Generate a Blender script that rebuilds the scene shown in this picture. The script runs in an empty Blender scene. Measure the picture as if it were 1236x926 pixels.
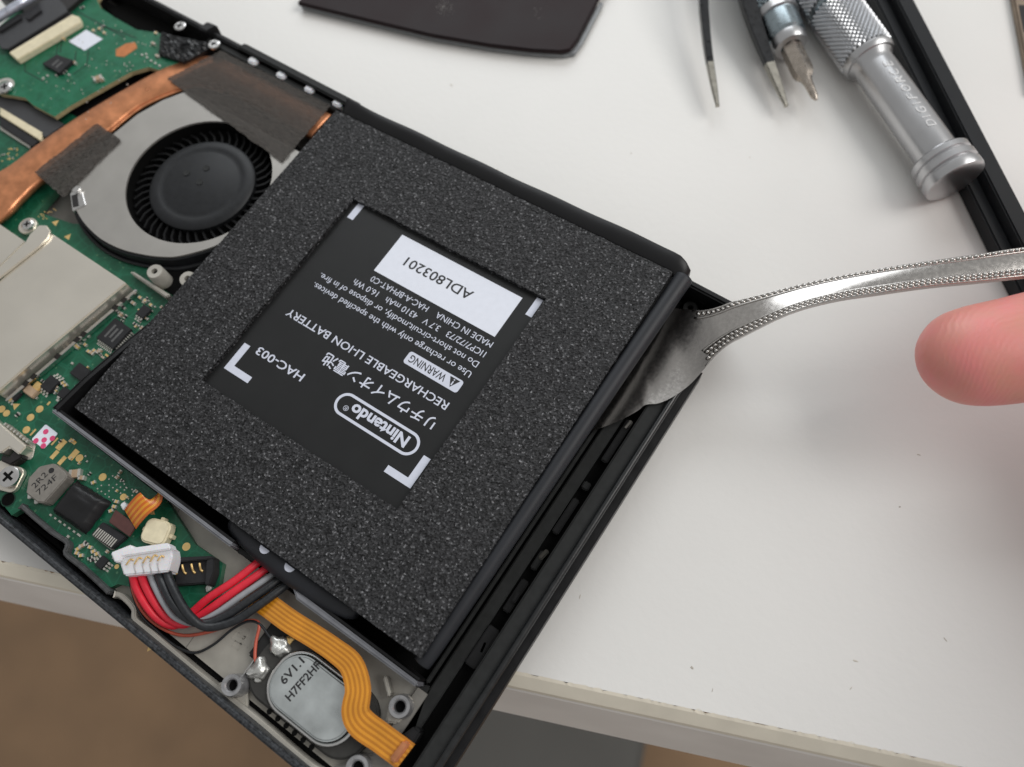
import bpy, bmesh, math, random
import numpy as np
from mathutils import Matrix, Vector

# ------------------------------------------------------------------ camera, light, exposure
S = 0.001                       # all measures below are millimetres
sc = bpy.context.scene
cam_d = bpy.data.cameras.new("camera")
cam = bpy.data.objects.new("camera", cam_d)
sc.collection.objects.link(cam)
sc.camera = cam
cam_d.sensor_width = 36.0
cam_d.lens = 27.09
cam_d.clip_start = 0.005
cam_d.clip_end = 20.0
cam.matrix_world = Matrix(((0.82720143, -0.49884931, 0.25862553, 0.18367423),
                           (0.55910368, 0.77661839, -0.29028771, 0.02908315),
                           (-0.05604352, 0.38472489, 0.92132832, 0.13336377),
                           (0, 0, 0, 1)))
cam_d.dof.use_dof = True
cam_d.dof.focus_distance = 0.129
cam_d.dof.aperture_fstop = 14.0

world = bpy.data.worlds.new("World")
sc.world = world
world.use_nodes = True
wb = world.node_tree.nodes["Background"]
wb.inputs[0].default_value = (0.98, 0.98, 0.97, 1)
wb.inputs[1].default_value = 0.38


def area_lamp(name, loc, target, sx, sy, watts, color):
    d = bpy.data.lights.new(name, 'AREA')
    d.shape = 'RECTANGLE'
    d.size = sx
    d.size_y = sy
    d.energy = watts
    d.color = color
    o = bpy.data.objects.new(name, d)
    sc.collection.objects.link(o)
    o.location = loc
    o.rotation_euler = (Vector(target) - Vector(loc)).to_track_quat('-Z', 'Y').to_euler()
    return o


area_lamp("ceiling_lamp", (0.98, 0.80, 1.10), (0.15, 0.10, 0), 0.95, 0.8, 12.5, (1.0, 0.985, 0.955))
area_lamp("window_light", (-0.50, 0.95, 0.72), (0.1, 0.08, 0), 0.9, 0.8, 7.2, (0.93, 0.97, 1.0))

sc.view_settings.view_transform = 'Standard'
sc.view_settings.look = 'None'
sc.view_settings.exposure = 0.0
sc.view_settings.gamma = 1.0
sc.cycles.use_denoising = True
sc.cycles.max_bounces = 8

rnd = random.Random(7)
nrg = np.random.default_rng(11)


# ------------------------------------------------------------------ materials
def hexlin(r, g, b):
    def c(v):
        v /= 255.0
        return v / 12.92 if v <= 0.04045 else ((v + 0.055) / 1.055) ** 2.4
    return (c(r), c(g), c(b))


def mat(name, col, rough=0.5, metal=0.0, var=0.12, vscale=900.0, bump=0.0, bscale=2500.0, bdist=0.0001,
        spec=0.5, rvar=0.1, coat=0.0, sss=0.0, col2=None, detail=4.0):
    m = bpy.data.materials.new(name)
    m.use_nodes = True
    nt = m.node_tree
    p = nt.nodes["Principled BSDF"]
    p.inputs["Metallic"].default_value = metal
    p.inputs["Specular IOR Level"].default_value = spec
    p.inputs["Coat Weight"].default_value = coat
    tc = nt.nodes.new("ShaderNodeTexCoord")
    n = nt.nodes.new("ShaderNodeTexNoise")
    n.inputs["Scale"].default_value = vscale
    n.inputs["Detail"].default_value = detail
    nt.links.new(tc.outputs["Object"], n.inputs["Vector"])
    r = nt.nodes.new("ShaderNodeValToRGB")
    c2 = col2 if col2 else tuple(min(1, c * (1 + var)) for c in col)
    c1 = tuple(c * (1 - var) for c in col)
    r.color_ramp.elements[0].position = 0.3
    r.color_ramp.elements[1].position = 0.7
    r.color_ramp.elements[0].color = (*c1, 1)
    r.color_ramp.elements[1].color = (*c2, 1)
    nt.links.new(n.outputs["Fac"], r.inputs["Fac"])
    nt.links.new(r.outputs["Color"], p.inputs["Base Color"])
    mr = nt.nodes.new("ShaderNodeMapRange")
    mr.inputs["To Min"].default_value = max(0.02, rough - rvar)
    mr.inputs["To Max"].default_value = min(1.0, rough + rvar)
    nt.links.new(n.outputs["Fac"], mr.inputs["Value"])
    nt.links.new(mr.outputs["Result"], p.inputs["Roughness"])
    if sss:
        p.inputs["Subsurface Weight"].default_value = sss
        p.inputs["Subsurface Radius"].default_value = (1.0, 0.35, 0.2)
        p.inputs["Subsurface Scale"].default_value = 0.0022
    if bump:
        b = nt.nodes.new("ShaderNodeBump")
        b.inputs["Strength"].default_value = bump
        b.inputs["Distance"].default_value = bdist
        n2 = nt.nodes.new("ShaderNodeTexNoise")
        n2.inputs["Scale"].default_value = bscale
        n2.inputs["Detail"].default_value = 3.0
        nt.links.new(tc.outputs["Object"], n2.inputs["Vector"])
        nt.links.new(n2.outputs["Fac"], b.inputs["Height"])
        nt.links.new(b.outputs["Normal"], p.inputs["Normal"])
    return m


M = {}
M['table'] = mat("white_laminate", (0.80, 0.79, 0.765), 0.42, var=0.025, vscale=25, bump=0.25, bscale=700, bdist=0.00015, rvar=0.06)
M['edge'] = mat("cream_edge_band", (0.80, 0.74, 0.62), 0.5, var=0.08, vscale=120)
M['edge2'] = mat("white_edge_face", (0.82, 0.78, 0.74), 0.6, var=0.05, vscale=60)
M['floor'] = mat("brown_floor", (0.29, 0.180, 0.100), 0.7, var=0.12, vscale=14, bump=0.5, bscale=300, bdist=0.002)
M['greybox'] = mat("grey_plastic", (0.13, 0.127, 0.118), 0.6, var=0.05, vscale=20)
M['blk'] = mat("black_plastic", (0.012, 0.012, 0.013), 0.42, var=0.3, vscale=500, bump=0.15, bscale=4000, bdist=0.00005, spec=0.28)
M['blkmatte'] = mat("matte_black", (0.021, 0.022, 0.022), 0.62, var=0.2, vscale=700, bump=0.2, bscale=5000, bdist=0.00004, spec=0.28)
M['shell'] = mat("black_shell", (0.013, 0.014, 0.016), 0.42, spec=0.35, col2=(0.06, 0.065, 0.072), var=0.4, vscale=1900, bump=0.6, bscale=2600, bdist=0.00012)
M['deep'] = mat("black_cavity", (0.004, 0.004, 0.004), 0.8, var=0.1, spec=0.1)
M['mg'] = mat("grey_magnesium", (0.44, 0.42, 0.375), 0.5, metal=0.25, var=0.12, vscale=300, bump=0.1, bscale=3000, bdist=0.00005)
M['bossmetal'] = mat("machined_boss", (0.42, 0.42, 0.43), 0.3, metal=0.7, var=0.2, vscale=700)
M['mgdark'] = mat("dark_magnesium", (0.24, 0.23, 0.21), 0.5, metal=0.25, var=0.15, vscale=300)
M['ridge'] = mat("dark_grey_ridge", (0.065, 0.066, 0.068), 0.45, var=0.3, vscale=900)
M['latchtan'] = mat("dull_latch", (0.06, 0.055, 0.045), 0.6)
M['spkframe'] = mat("speaker_frame", (0.034, 0.033, 0.030), 0.6, var=0.2)
M['rimgloss'] = mat("glossy_black_rim", (0.014, 0.015, 0.016), 0.3, var=0.2)
M['liphighlight'] = mat("tray_lip_highlight", (0.20, 0.205, 0.225), 0.38, var=0.15, vscale=400)  # highlight along the black bay wall's top, painted in as grey
M['pcb'] = mat("green_board", (0.008, 0.098, 0.050), 0.36, var=0.22, vscale=450, spec=0.5, detail=6)
M['pcb2'] = mat("bright_green_board", (0.005, 0.125, 0.058), 0.36, var=0.25, vscale=350, spec=0.5, detail=6)
M['pcbedge'] = mat("board_edge", (0.42, 0.36, 0.20), 0.6)
M['pcbrim'] = mat("green_board_rim", (0.05, 0.17, 0.10), 0.5)


def board_traces(m):
    """faint etched tracks and vias in the solder mask"""
    nt = m.node_tree
    p = nt.nodes["Principled BSDF"]
    src = p.inputs["Base Color"].links[0].from_socket
    tc = nt.nodes.new("ShaderNodeTexCoord")
    v1 = nt.nodes.new("ShaderNodeTexVoronoi")
    v1.feature = 'DISTANCE_TO_EDGE'
    v1.inputs["Scale"].default_value = 420
    v1.inputs["Randomness"].default_value = 0.75
    v2 = nt.nodes.new("ShaderNodeTexVoronoi")
    v2.inputs["Scale"].default_value = 560
    for v_ in (v1, v2):
        nt.links.new(tc.outputs["Object"], v_.inputs["Vector"])
    for v_, lim, col, amt in ((v1, 0.05, (0.016, 0.15, 0.085), 0.55), (v2, 0.13, (0.10, 0.24, 0.13), 0.7)):
        c = nt.nodes.new("ShaderNodeMath")
        c.operation = 'LESS_THAN'
        c.inputs[1].default_value = lim
        nt.links.new(v_.outputs["Distance"], c.inputs[0])
        k = nt.nodes.new("ShaderNodeMath")
        k.operation = 'MULTIPLY'
        k.inputs[1].default_value = amt
        nt.links.new(c.outputs[0], k.inputs[0])
        mx = nt.nodes.new("ShaderNodeMix")
        mx.data_type = 'RGBA'
        nt.links.new(k.outputs[0], mx.inputs["Factor"])
        nt.links.new(src, mx.inputs["A"])
        mx.inputs["B"].default_value = (*col, 1)
        src = mx.outputs["Result"]
    nt.links.new(src, p.inputs["Base Color"])


board_traces(M['pcb'])
board_traces(M['pcb2'])
M['trace'] = mat("dark_green_trace", (0.004, 0.040, 0.022), 0.4)
M['gold'] = mat("gold_pad", (0.86, 0.60, 0.25), 0.35, metal=0.6, var=0.1)
M['solder'] = mat("solder", (0.66, 0.66, 0.63), 0.34, metal=0.8, var=0.15, vscale=1500, bump=0.5, bscale=1500, bdist=0.0003)
M['tin'] = mat("tinned_end", (0.62, 0.60, 0.55), 0.35, metal=0.6)
M['chip'] = mat("chip_black", (0.022, 0.022, 0.024), 0.5, var=0.12, spec=0.28)
M['chipdark'] = mat("chip_brown_black", (0.012, 0.010, 0.010), 0.5)
M['chiptext'] = mat("chip_print", (0.10, 0.10, 0.10), 0.6)
M['ceramic'] = mat("tan_ceramic", (0.42, 0.30, 0.20), 0.5)
M['cream'] = mat("cream_connector", (0.76, 0.68, 0.48), 0.45, var=0.08)
M['inductor'] = mat("grey_ferrite", (0.20, 0.185, 0.165), 0.6, var=0.12, vscale=1200)
M['steel'] = mat("brushed_steel", (0.40, 0.385, 0.36), 0.42, metal=0.55, var=0.06, vscale=150, rvar=0.04)
M['shield'] = mat("tin_shield", (0.80, 0.755, 0.67), 0.30, metal=0.8, var=0.05, vscale=80, rvar=0.05)
M['bright'] = mat("bright_steel", (0.72, 0.71, 0.70), 0.22, metal=1.0, var=0.06)
M['zinc'] = mat("zinc_plate", (0.62, 0.66, 0.66), 0.3, metal=0.85, var=0.18, vscale=250, rvar=0.08)
M['copper'] = mat("copper", (0.74, 0.31, 0.15), 0.30, metal=0.8, var=0.22, vscale=420, detail=8, rvar=0.07)
M['copperpad'] = mat("copper_pad", (0.55, 0.20, 0.07), 0.45, metal=0.3)
M['fanhub'] = mat("fan_black", (0.016, 0.017, 0.019), 0.48, var=0.15, spec=0.28)
M['blade'] = mat("fan_blade", (0.005, 0.005, 0.0055), 0.55, spec=0.2)
M['ffc'] = mat("grey_ribbon", (0.045, 0.046, 0.05), 0.5, var=0.08)
M['ffcblue'] = mat("silver_ribbon", (0.55, 0.58, 0.68), 0.3, metal=0.7)
M['crumple'] = mat("black_foil_tape", (0.016, 0.017, 0.019), 0.38, var=0.2)
M['flex'] = mat("amber_flex", (0.50, 0.185, 0.012), 0.26, var=0.1, vscale=300, coat=0.3)
M['flexlight'] = mat("amber_flex_trace", (0.70, 0.29, 0.022), 0.26, var=0.1, vscale=300, coat=0.3)
M['flexred'] = mat("amber_flex_deep", (0.55, 0.12, 0.01), 0.33, var=0.15, vscale=500, coat=0.3)
M['maroon'] = mat("maroon_stiffener", (0.085, 0.032, 0.028), 0.5)
M['wirered'] = mat("red_wire", (0.72, 0.022, 0.045), 0.38, var=0.1, vscale=800)
M['wiregrey'] = mat("grey_wire", (0.30, 0.31, 0.33), 0.42, var=0.06)
M['wireblk'] = mat("black_wire", (0.014, 0.016, 0.019), 0.42, var=0.3, vscale=1500, bump=0.3, bscale=2500, bdist=0.0001)
M['wirerust'] = mat("rust_red_wire", (0.50, 0.10, 0.06), 0.4)
M['nylon'] = mat("white_nylon", (0.80, 0.79, 0.82), 0.4, var=0.04, sss=0.15)
M['plugshade'] = mat("nylon_groove_shade", (0.52, 0.49, 0.50), 0.5)  # darker nylon tone painted in for shade inside the plug's grooves
M['sticker'] = mat("white_sticker", (0.79, 0.82, 0.91), 0.5, var=0.02)
M['pink'] = mat("pink_dot", (0.72, 0.07, 0.20), 0.5)
M['wrap'] = mat("battery_wrap", (0.013, 0.013, 0.014), 0.40, var=0.15, vscale=120, bump=0.08, bscale=400, bdist=0.0003, spec=0.28)
M['wrapblue'] = mat("battery_fold", (0.017, 0.0185, 0.023), 0.5, spec=0.4, var=0.15, vscale=200)
M['label'] = mat("black_label", (0.017, 0.0175, 0.018), 0.42, var=0.06, vscale=200, rvar=0.04, spec=0.28)
M['print'] = mat("white_print", (0.66, 0.69, 0.80), 0.5, var=0.03)
M['inkblack'] = mat("black_ink", (0.015, 0.015, 0.016), 0.5)
M['spoon'] = mat("spoon_steel", (0.56, 0.535, 0.51), 0.2, metal=1.0, var=0.08, vscale=1600, detail=8, rvar=0.09, bump=0.12, bscale=1200, bdist=0.00006)
M['chrome'] = mat("satin_chrome", (0.58, 0.58, 0.59), 0.33, metal=1.0, var=0.05, vscale=120, rvar=0.05)
M['knurl'] = mat("knurled_steel", (0.56, 0.57, 0.59), 0.32, metal=1.0, var=0.05)
M['bluesteel'] = mat("blue_grey_steel", (0.34, 0.40, 0.43), 0.28, metal=1.0)
M['bit'] = mat("bit_steel", (0.52, 0.46, 0.40), 0.26, metal=1.0)
M['tweez'] = mat("black_coated_steel", (0.028, 0.029, 0.031), 0.3, metal=0.4, var=0.15)
M['tweeztip'] = mat("worn_steel_tip", (0.40, 0.38, 0.33), 0.35, metal=0.9)
M['bar'] = mat("black_bar", (0.011, 0.012, 0.014), 0.5, var=0.1, spec=0.28)
M['panel'] = mat("dark_panel", (0.016, 0.008, 0.009), 0.6, spec=0.25, var=0.2, vscale=100, bump=0.15, bscale=3000, bdist=0.00005)
M['panelrim'] = mat("panel_rim", (0.20, 0.21, 0.22), 0.35)
M['wood'] = mat("brown_wood", (0.24, 0.185, 0.135), 0.6, var=0.45, vscale=90)
M['engrave'] = mat("etched_mark", (0.80, 0.80, 0.80), 0.7, metal=0.0)
M['dust'] = mat("dust", (0.55, 0.51, 0.45), 0.85, var=0.35, vscale=60)
M['dustw'] = mat("pale_dust", (0.20, 0.19, 0.18), 0.9)


def mesh_tape_mat():
    m = mat("mesh_tape", (0.075, 0.066, 0.058), 0.75, var=0.45, vscale=2600, bump=0.8, bscale=3200, bdist=0.0003, detail=2)
    nt = m.node_tree
    nt.nodes["Principled BSDF"].inputs["Alpha"].default_value = 0.62
    return m


M['tape'] = mesh_tape_mat()


def foam_mat():
    m = bpy.data.materials.new("black_foam")
    m.use_nodes = True
    nt = m.node_tree
    p = nt.nodes["Principled BSDF"]
    tc = nt.nodes.new("ShaderNodeTexCoord")
    v = nt.nodes.new("ShaderNodeTexVoronoi")
    v.inputs["Scale"].default_value = 3200
    v.inputs["Randomness"].default_value = 1.0
    n = nt.nodes.new("ShaderNodeTexNoise")
    n.inputs["Scale"].default_value = 2000
    n.inputs["Detail"].default_value = 3
    for t in (v, n):
        nt.links.new(tc.outputs["Object"], t.inputs["Vector"])
    sep = nt.nodes.new("ShaderNodeSeparateColor")
    nt.links.new(v.outputs["Color"], sep.inputs[0])
    mx = nt.nodes.new("ShaderNodeMath")
    mx.operation = 'MULTIPLY'
    nt.links.new(sep.outputs[0], mx.inputs[0])
    nt.links.new(n.outputs["Fac"], mx.inputs[1])
    r = nt.nodes.new("ShaderNodeValToRGB")
    e = r.color_ramp.elements
    e[0].position = 0.02
    e[0].color = (0.004, 0.004, 0.0045, 1)
    e[1].position = 0.64
    e[1].color = (0.24, 0.24, 0.25, 1)  # brightest foam cells are glints painted into the colour
    for q_, c_ in ((0.28, 0.026), (0.47, 0.050)):
        e2 = r.color_ramp.elements.new(q_)
        e2.color = (c_, c_, c_ * 1.06, 1)
    nt.links.new(mx.outputs[0], r.inputs["Fac"])
    nt.links.new(r.outputs["Color"], p.inputs["Base Color"])
    p.inputs["Roughness"].default_value = 0.6
    p.inputs["Specular IOR Level"].default_value = 0.3
    b = nt.nodes.new("ShaderNodeBump")
    b.inputs["Strength"].default_value = 0.5
    b.inputs["Distance"].default_value = 0.00012
    nt.links.new(v.outputs["Distance"], b.inputs["Height"])
    nt.links.new(b.outputs["Normal"], p.inputs["Normal"])
    return m


M['foam'] = foam_mat()


def skin_mat():
    m = mat("skin", (0.76, 0.34, 0.26), 0.45, var=0.08, vscale=170, detail=6, sss=0.4, col2=(0.80, 0.27, 0.26), rvar=0.06)
    nt = m.node_tree
    p = nt.nodes["Principled BSDF"]
    tc = nt.nodes.new("ShaderNodeTexCoord")
    w = nt.nodes.new("ShaderNodeTexWave")
    w.wave_type = 'RINGS'
    w.rings_direction = 'SPHERICAL'
    w.inputs["Scale"].default_value = 650
    w.inputs["Distortion"].default_value = 5.0
    w.inputs["Detail"].default_value = 2.0
    w.inputs["Detail Scale"].default_value = 0.6
    mp = nt.nodes.new("ShaderNodeMapping")
    mp.inputs["Location"].default_value = (-0.004, 0.001, -0.006)
    nt.links.new(tc.outputs["Object"], mp.inputs["Vector"])
    nt.links.new(mp.outputs["Vector"], w.inputs["Vector"])
    n2 = nt.nodes.new("ShaderNodeTexNoise")
    n2.inputs["Scale"].default_value = 1400
    nt.links.new(tc.outputs["Object"], n2.inputs["Vector"])
    ad = nt.nodes.new("ShaderNodeMath")
    ad.operation = 'MULTIPLY_ADD'
    ad.inputs[1].default_value = 0.5
    nt.links.new(n2.outputs["Fac"], ad.inputs[0])
    nt.links.new(w.outputs["Fac"], ad.inputs[2])
    b = nt.nodes.new("ShaderNodeBump")
    b.inputs["Strength"].default_value = 0.4
    b.inputs["Distance"].default_value = 0.00006
    nt.links.new(ad.outputs[0], b.inputs["Height"])
    nt.links.new(b.outputs["Normal"], p.inputs["Normal"])
    return m


M['skin'] = skin_mat()
M['nail'] = mat("nail", (0.72, 0.42, 0.36), 0.25, var=0.05)

# ------------------------------------------------------------------ builders
OFF = {}                        # top-level object -> its base point in mm


def root_of(o):
    while o.parent:
        o = o.parent
    return o


def thing(name, label, cat, base=(0, 0, 0), group=None, rot=None):
    o = bpy.data.objects.new(name, None)
    o.empty_display_size = 0.005
    sc.collection.objects.link(o)
    o.location = [c * S for c in base]
    if rot:
        o.rotation_euler = rot
        OFF[o] = Vector((0, 0, 0))
    else:
        OFF[o] = Vector(base)
    o['label'] = label
    o['category'] = cat
    if group:
        o['group'] = group
    return o


def link(name, me, m, parent=None, smooth=False, label=None, kind=None):
    if m is not None:
        for mm in (m if isinstance(m, list) else [m]):
            me.materials.append(mm)
    o = bpy.data.objects.new(name, me)
    sc.collection.objects.link(o)
    o.parent = parent
    if smooth:
        me.polygons.foreach_set("use_smooth", [True] * len(me.polygons))
    if label:
        o['label'] = label
    if kind:
        o['kind'] = kind
    return o


def build(name, verts, faces, m, parent=None, smooth=False, bevel=0.0, seg=2, label=None, kind=None, mi=None, weld=False):
    off = OFF.get(root_of(parent), Vector((0, 0, 0))) if parent else Vector((0, 0, 0))
    me = bpy.data.meshes.new(name)
    me.from_pydata([((v[0] - off[0]) * S, (v[1] - off[1]) * S, (v[2] - off[2]) * S) for v in verts], [], faces)
    if mi:
        me.polygons.foreach_set("material_index", mi)
    bm = bmesh.new()
    bm.from_mesh(me)
    if weld:
        bmesh.ops.remove_doubles(bm, verts=bm.verts, dist=1e-6)
    if bevel:
        ed = [e for e in bm.edges if len(e.link_faces) == 2 and e.calc_face_angle(0) > 0.6]
        bmesh.ops.bevel(bm, geom=ed, offset=bevel * S, segments=seg, affect='EDGES', clamp_overlap=True)
    bmesh.ops.recalc_face_normals(bm, faces=bm.faces)
    bm.to_mesh(me)
    bm.free()
    o = link(name, me, m, parent, smooth, label, kind)
    if bevel and not smooth:
        me.polygons.foreach_set("use_smooth", [True] * len(me.polygons))
        me.set_sharp_from_angle(angle=0.6)
    return o


def prism(name, pts, z0, z1, m, parent=None, bevel=0.0, **k):
    n = len(pts)
    v = [(p[0], p[1], z0) for p in pts] + [(p[0], p[1], z1) for p in pts]
    f = [tuple(range(n))[::-1], tuple(range(n, 2 * n))] + [(i, (i + 1) % n, n + (i + 1) % n, n + i) for i in range(n)]
    if k.get('mi') == 'side':
        k['mi'] = [0, 0] + [1] * n
    return build(name, v, f, m, parent, bevel=bevel, **k)


def boxm(name, x0, x1, y0, y1, z0, z1, m, parent=None, bevel=0.0, **k):
    return prism(name, [(x0, y0), (x1, y0), (x1, y1), (x0, y1)], z0, z1, m, parent, bevel, **k)


def rect(c, w, h, ang=0.0):
    a = math.radians(ang)
    ca, sa = math.cos(a), math.sin(a)
    return [(c[0] + x * ca - y * sa, c[1] + x * sa + y * ca) for x, y in ((-w / 2, -h / 2), (w / 2, -h / 2), (w / 2, h / 2), (-w / 2, h / 2))]


def rrect(c, w, h, r, ang=0.0, seg=6):
    a = math.radians(ang)
    ca, sa = math.cos(a), math.sin(a)
    out = []
    for sx, sy, a0 in ((1, 1, 0), (-1, 1, 90), (-1, -1, 180), (1, -1, 270)):
        for i in range(seg + 1):
            t = math.radians(a0 + 90 * i / seg)
            x = sx * (w / 2 - r) + r * math.cos(t)
            y = sy * (h / 2 - r) + r * math.sin(t)
            out.append((c[0] + x * ca - y * sa, c[1] + x * sa + y * ca))
    return out


def spline(pts, n=8):
    P = [Vector(p) for p in pts]
    out = []
    for i in range(len(P) - 1):
        p0 = P[max(i - 1, 0)]
        p1 = P[i]
        p2 = P[i + 1]
        p3 = P[min(i + 2, len(P) - 1)]
        for j in range(n):
            t = j / n
            out.append(0.5 * ((2 * p1) + (p2 - p0) * t + (2 * p0 - 5 * p1 + 4 * p2 - p3) * t * t + (3 * p1 - p0 - 3 * p2 + p3) * t ** 3))
    out.append(P[-1])
    return out


def tube(name, pts, r, m, parent=None, seg=10, n=8, smooth=True, **k):
    path = spline(pts, n) if n > 1 else [Vector(p) for p in pts]
    N = len(path)
    rr = r if callable(r) else (lambda t: r)
    v, f = [], []
    up = Vector((0, 0, 1))
    t0 = (path[1] - path[0]).normalized()
    x = t0.cross(up)
    if x.length < 1e-3:
        x = t0.cross(Vector((0, 1, 0)))
    x.normalize()
    for i, p in enumerate(path):
        t = (path[min(i + 1, N - 1)] - path[max(i - 1, 0)]).normalized()
        x = (x - t * x.dot(t)).normalized()
        y = t.cross(x)
        q = rr(i / (N - 1))
        for j in range(seg):
            a = 2 * math.pi * j / seg
            v.append(p + (x * math.cos(a) + y * math.sin(a)) * q)
    for i in range(N - 1):
        for j in range(seg):
            f.append((i * seg + j, i * seg + (j + 1) % seg, (i + 1) * seg + (j + 1) % seg, (i + 1) * seg + j))
    f.append(tuple(range(seg)))
    f.append(tuple(range((N - 1) * seg, N * seg)))
    return build(name, v, f, m, parent, smooth=smooth, **k)


def lathe(name, prof, m, parent=None, base=(0, 0, 0), axis=(0, 0, 1), seg=32, smooth=True, sharp=0.5, **k):
    A = Vector(axis).normalized()
    X = A.orthogonal().normalized()
    Y = A.cross(X)
    B = Vector(base)
    v, f = [], []
    n = len(prof)
    for j in range(seg):
        a = 2 * math.pi * j / seg
        d = X * math.cos(a) + Y * math.sin(a)
        for (r, h) in prof:
            v.append(B + d * r + A * h)
    for j in range(seg):
        for i in range(n - 1):
            f.append((j * n + i, ((j + 1) % seg) * n + i, ((j + 1) % seg) * n + i + 1, j * n + i + 1))
    o = build(name, v, f, m, parent, smooth=smooth, weld=True, **k)
    o.data.set_sharp_from_angle(angle=sharp)
    return o


def disc(name, c, r, z0, z1, m, parent=None, seg=20, bevel=0.0, **k):
    return prism(name, [(c[0] + r * math.cos(2 * math.pi * i / seg), c[1] + r * math.sin(2 * math.pi * i / seg)) for i in range(seg)], z0, z1, m, parent, bevel, **k)


def ring(name, c, r0, r1, z0, z1, m, parent=None, seg=24, **k):
    return lathe(name, [(r0, z0), (r1, z0), (r1, z1), (r0, z1), (r0, z0)], m, parent, base=(c[0], c[1], 0), seg=seg, **k)


def outer_hole_plate(name, outer, c, r, z0, z1, m, parent, seg=48, **k):
    """a flat plate with a round opening"""
    bm = bmesh.new()
    off = OFF.get(root_of(parent), Vector((0, 0, 0)))
    ang = lambda p: math.atan2(p[1] - c[1], p[0] - c[0])
    # resample outline by angle so that it pairs with the opening
    def hit(a):
        d = (math.cos(a), math.sin(a))
        best = 0
        for i in range(len(outer)):
            p, q = outer[i], outer[(i + 1) % len(outer)]
            ex, ey = q[0] - p[0], q[1] - p[1]
            den = d[0] * ey - d[1] * ex
            if abs(den) < 1e-9:
                continue
            wx, wy = p[0] - c[0], p[1] - c[1]
            t = (wx * ey - wy * ex) / den
            u = (wx * d[1] - wy * d[0]) / den
            if t > 0 and -1e-6 <= u <= 1 + 1e-6:
                best = max(best, t)
        return best
    v, f = [], []
    angs = sorted([2 * math.pi * i / seg - math.pi for i in range(seg)] + [ang(p) for p in outer])
    n = len(angs)
    for z in (z0, z1):
        for a in angs:
            v.append((c[0] + r * math.cos(a), c[1] + r * math.sin(a), z))
        for a in angs:
            t = hit(a)
            v.append((c[0] + t * math.cos(a), c[1] + t * math.sin(a), z))
    for i in range(n):
        j = (i + 1) % n
        f += [(i, j, n + j, n + i), (2 * n + i, 3 * n + i, 3 * n + j, 2 * n + j), (i, 2 * n + i, 2 * n + j, j), (n + i, n + j, 3 * n + j, 3 * n + i)]
    return build(name, v, f, m, parent, weld=True, **k)


def text(name, s, m, parent, mtx, width=None, cap=1.0, align='LEFT', bold=0.0, shear=0.0, thick=0.03, label=None):
    """flat lettering; mtx places it (mm), cap is the letter height in mm, width the whole line's"""
    cu = bpy.data.curves.new(name, 'FONT')
    cu.body = s
    cu.size = 1.0
    cu.offset = bold
    cu.shear = shear
    cu.resolution_u = 3
    o = bpy.data.objects.new(name, cu)
    sc.collection.objects.link(o)
    bpy.context.view_layer.update()
    dg = bpy.context.evaluated_depsgraph_get()
    me = bpy.data.meshes.new_from_object(o.evaluated_get(dg))
    bpy.data.objects.remove(o)
    co = np.empty(len(me.vertices) * 3)
    me.vertices.foreach_get("co", co)
    co = co.reshape(-1, 3)
    if len(co) == 0:
        return None
    mn, mx = co.min(0), co.max(0)
    kx = cap / 0.73
    ky = cap / 0.73
    if width:
        kx = width / (mx[0] - mn[0])
    co[:, 0] = (co[:, 0] - mn[0]) * kx
    co[:, 1] *= ky
    if align == 'CENTER':
        co[:, 0] -= (mx[0] - mn[0]) * kx / 2
    me.name = name
    out = [mtx @ Vector(c) for c in co]
    off = OFF.get(root_of(parent), Vector((0, 0, 0)))
    me.vertices.foreach_set("co", [x for c in out for x in ((c[0] - off[0]) * S, (c[1] - off[1]) * S, (c[2] - off[2]) * S)])
    bm = bmesh.new()
    bm.from_mesh(me)
    bmesh.ops.dissolve_limit(bm, angle_limit=0.02, verts=bm.verts, edges=bm.edges)
    bm.to_mesh(me)
    bm.free()
    me.update()
    me.materials.clear()
    return link(name, me, m, parent, label=label)


def line_text(name, s, m, parent, a, b, z, cap, bold=0.0):
    """lettering on a level face running from a to b"""
    d = Vector(b) - Vector(a)
    return text(name, s, m, parent, place(a[0], a[1], z, math.degrees(math.atan2(d.y, d.x))), width=d.length, cap=cap, bold=bold)


def place(x, y, z, ang=0.0):
    return Matrix.Translation((x, y, z)) @ Matrix.Rotation(math.radians(ang), 4, 'Z')


def blob(name, c, r, m, parent, sq=(1, 1, 0.6), rough=0.25, seed=1, lev=3, **k):
    bm = bmesh.new()
    bmesh.ops.create_icosphere(bm, subdivisions=lev, radius=1)
    rg = random.Random(seed)
    ph = [rg.uniform(0, 6) for _ in range(6)]
    vs, fs = [], []
    for v in bm.verts:
        d = 1 + rough * (math.sin(3 * v.co.x + ph[0]) * math.sin(4 * v.co.y + ph[1]) + 0.5 * math.sin(7 * v.co.z + ph[2]) * math.sin(6 * v.co.x + ph[3]))
        vs.append((c[0] + v.co.x * d * r * sq[0], c[1] + v.co.y * d * r * sq[1], c[2] + v.co.z * d * r * sq[2]))
    bm.verts.index_update()
    fs = [tuple(v.index for v in f.verts) for f in bm.faces]
    bm.free()
    return build(name, vs, fs, m, parent, smooth=True, **k)


def shared(cache, key, maker):
    if key not in cache:
        cache[key] = maker()
    return cache[key]


# ------------------------------------------------------------------ the setting
def structure(o):
    o['kind'] = 'structure'
    return o


# the table: its near edge runs slantwise under the console
ed0, ed1 = Vector((88.1, -6.7, 0)), Vector((237.5, 55.4, 0))
ed = (ed1 - ed0).normalized()
en = Vector((ed.y, -ed.x, 0))             # towards the sitter
mid = ed0 + ed * 60


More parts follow.
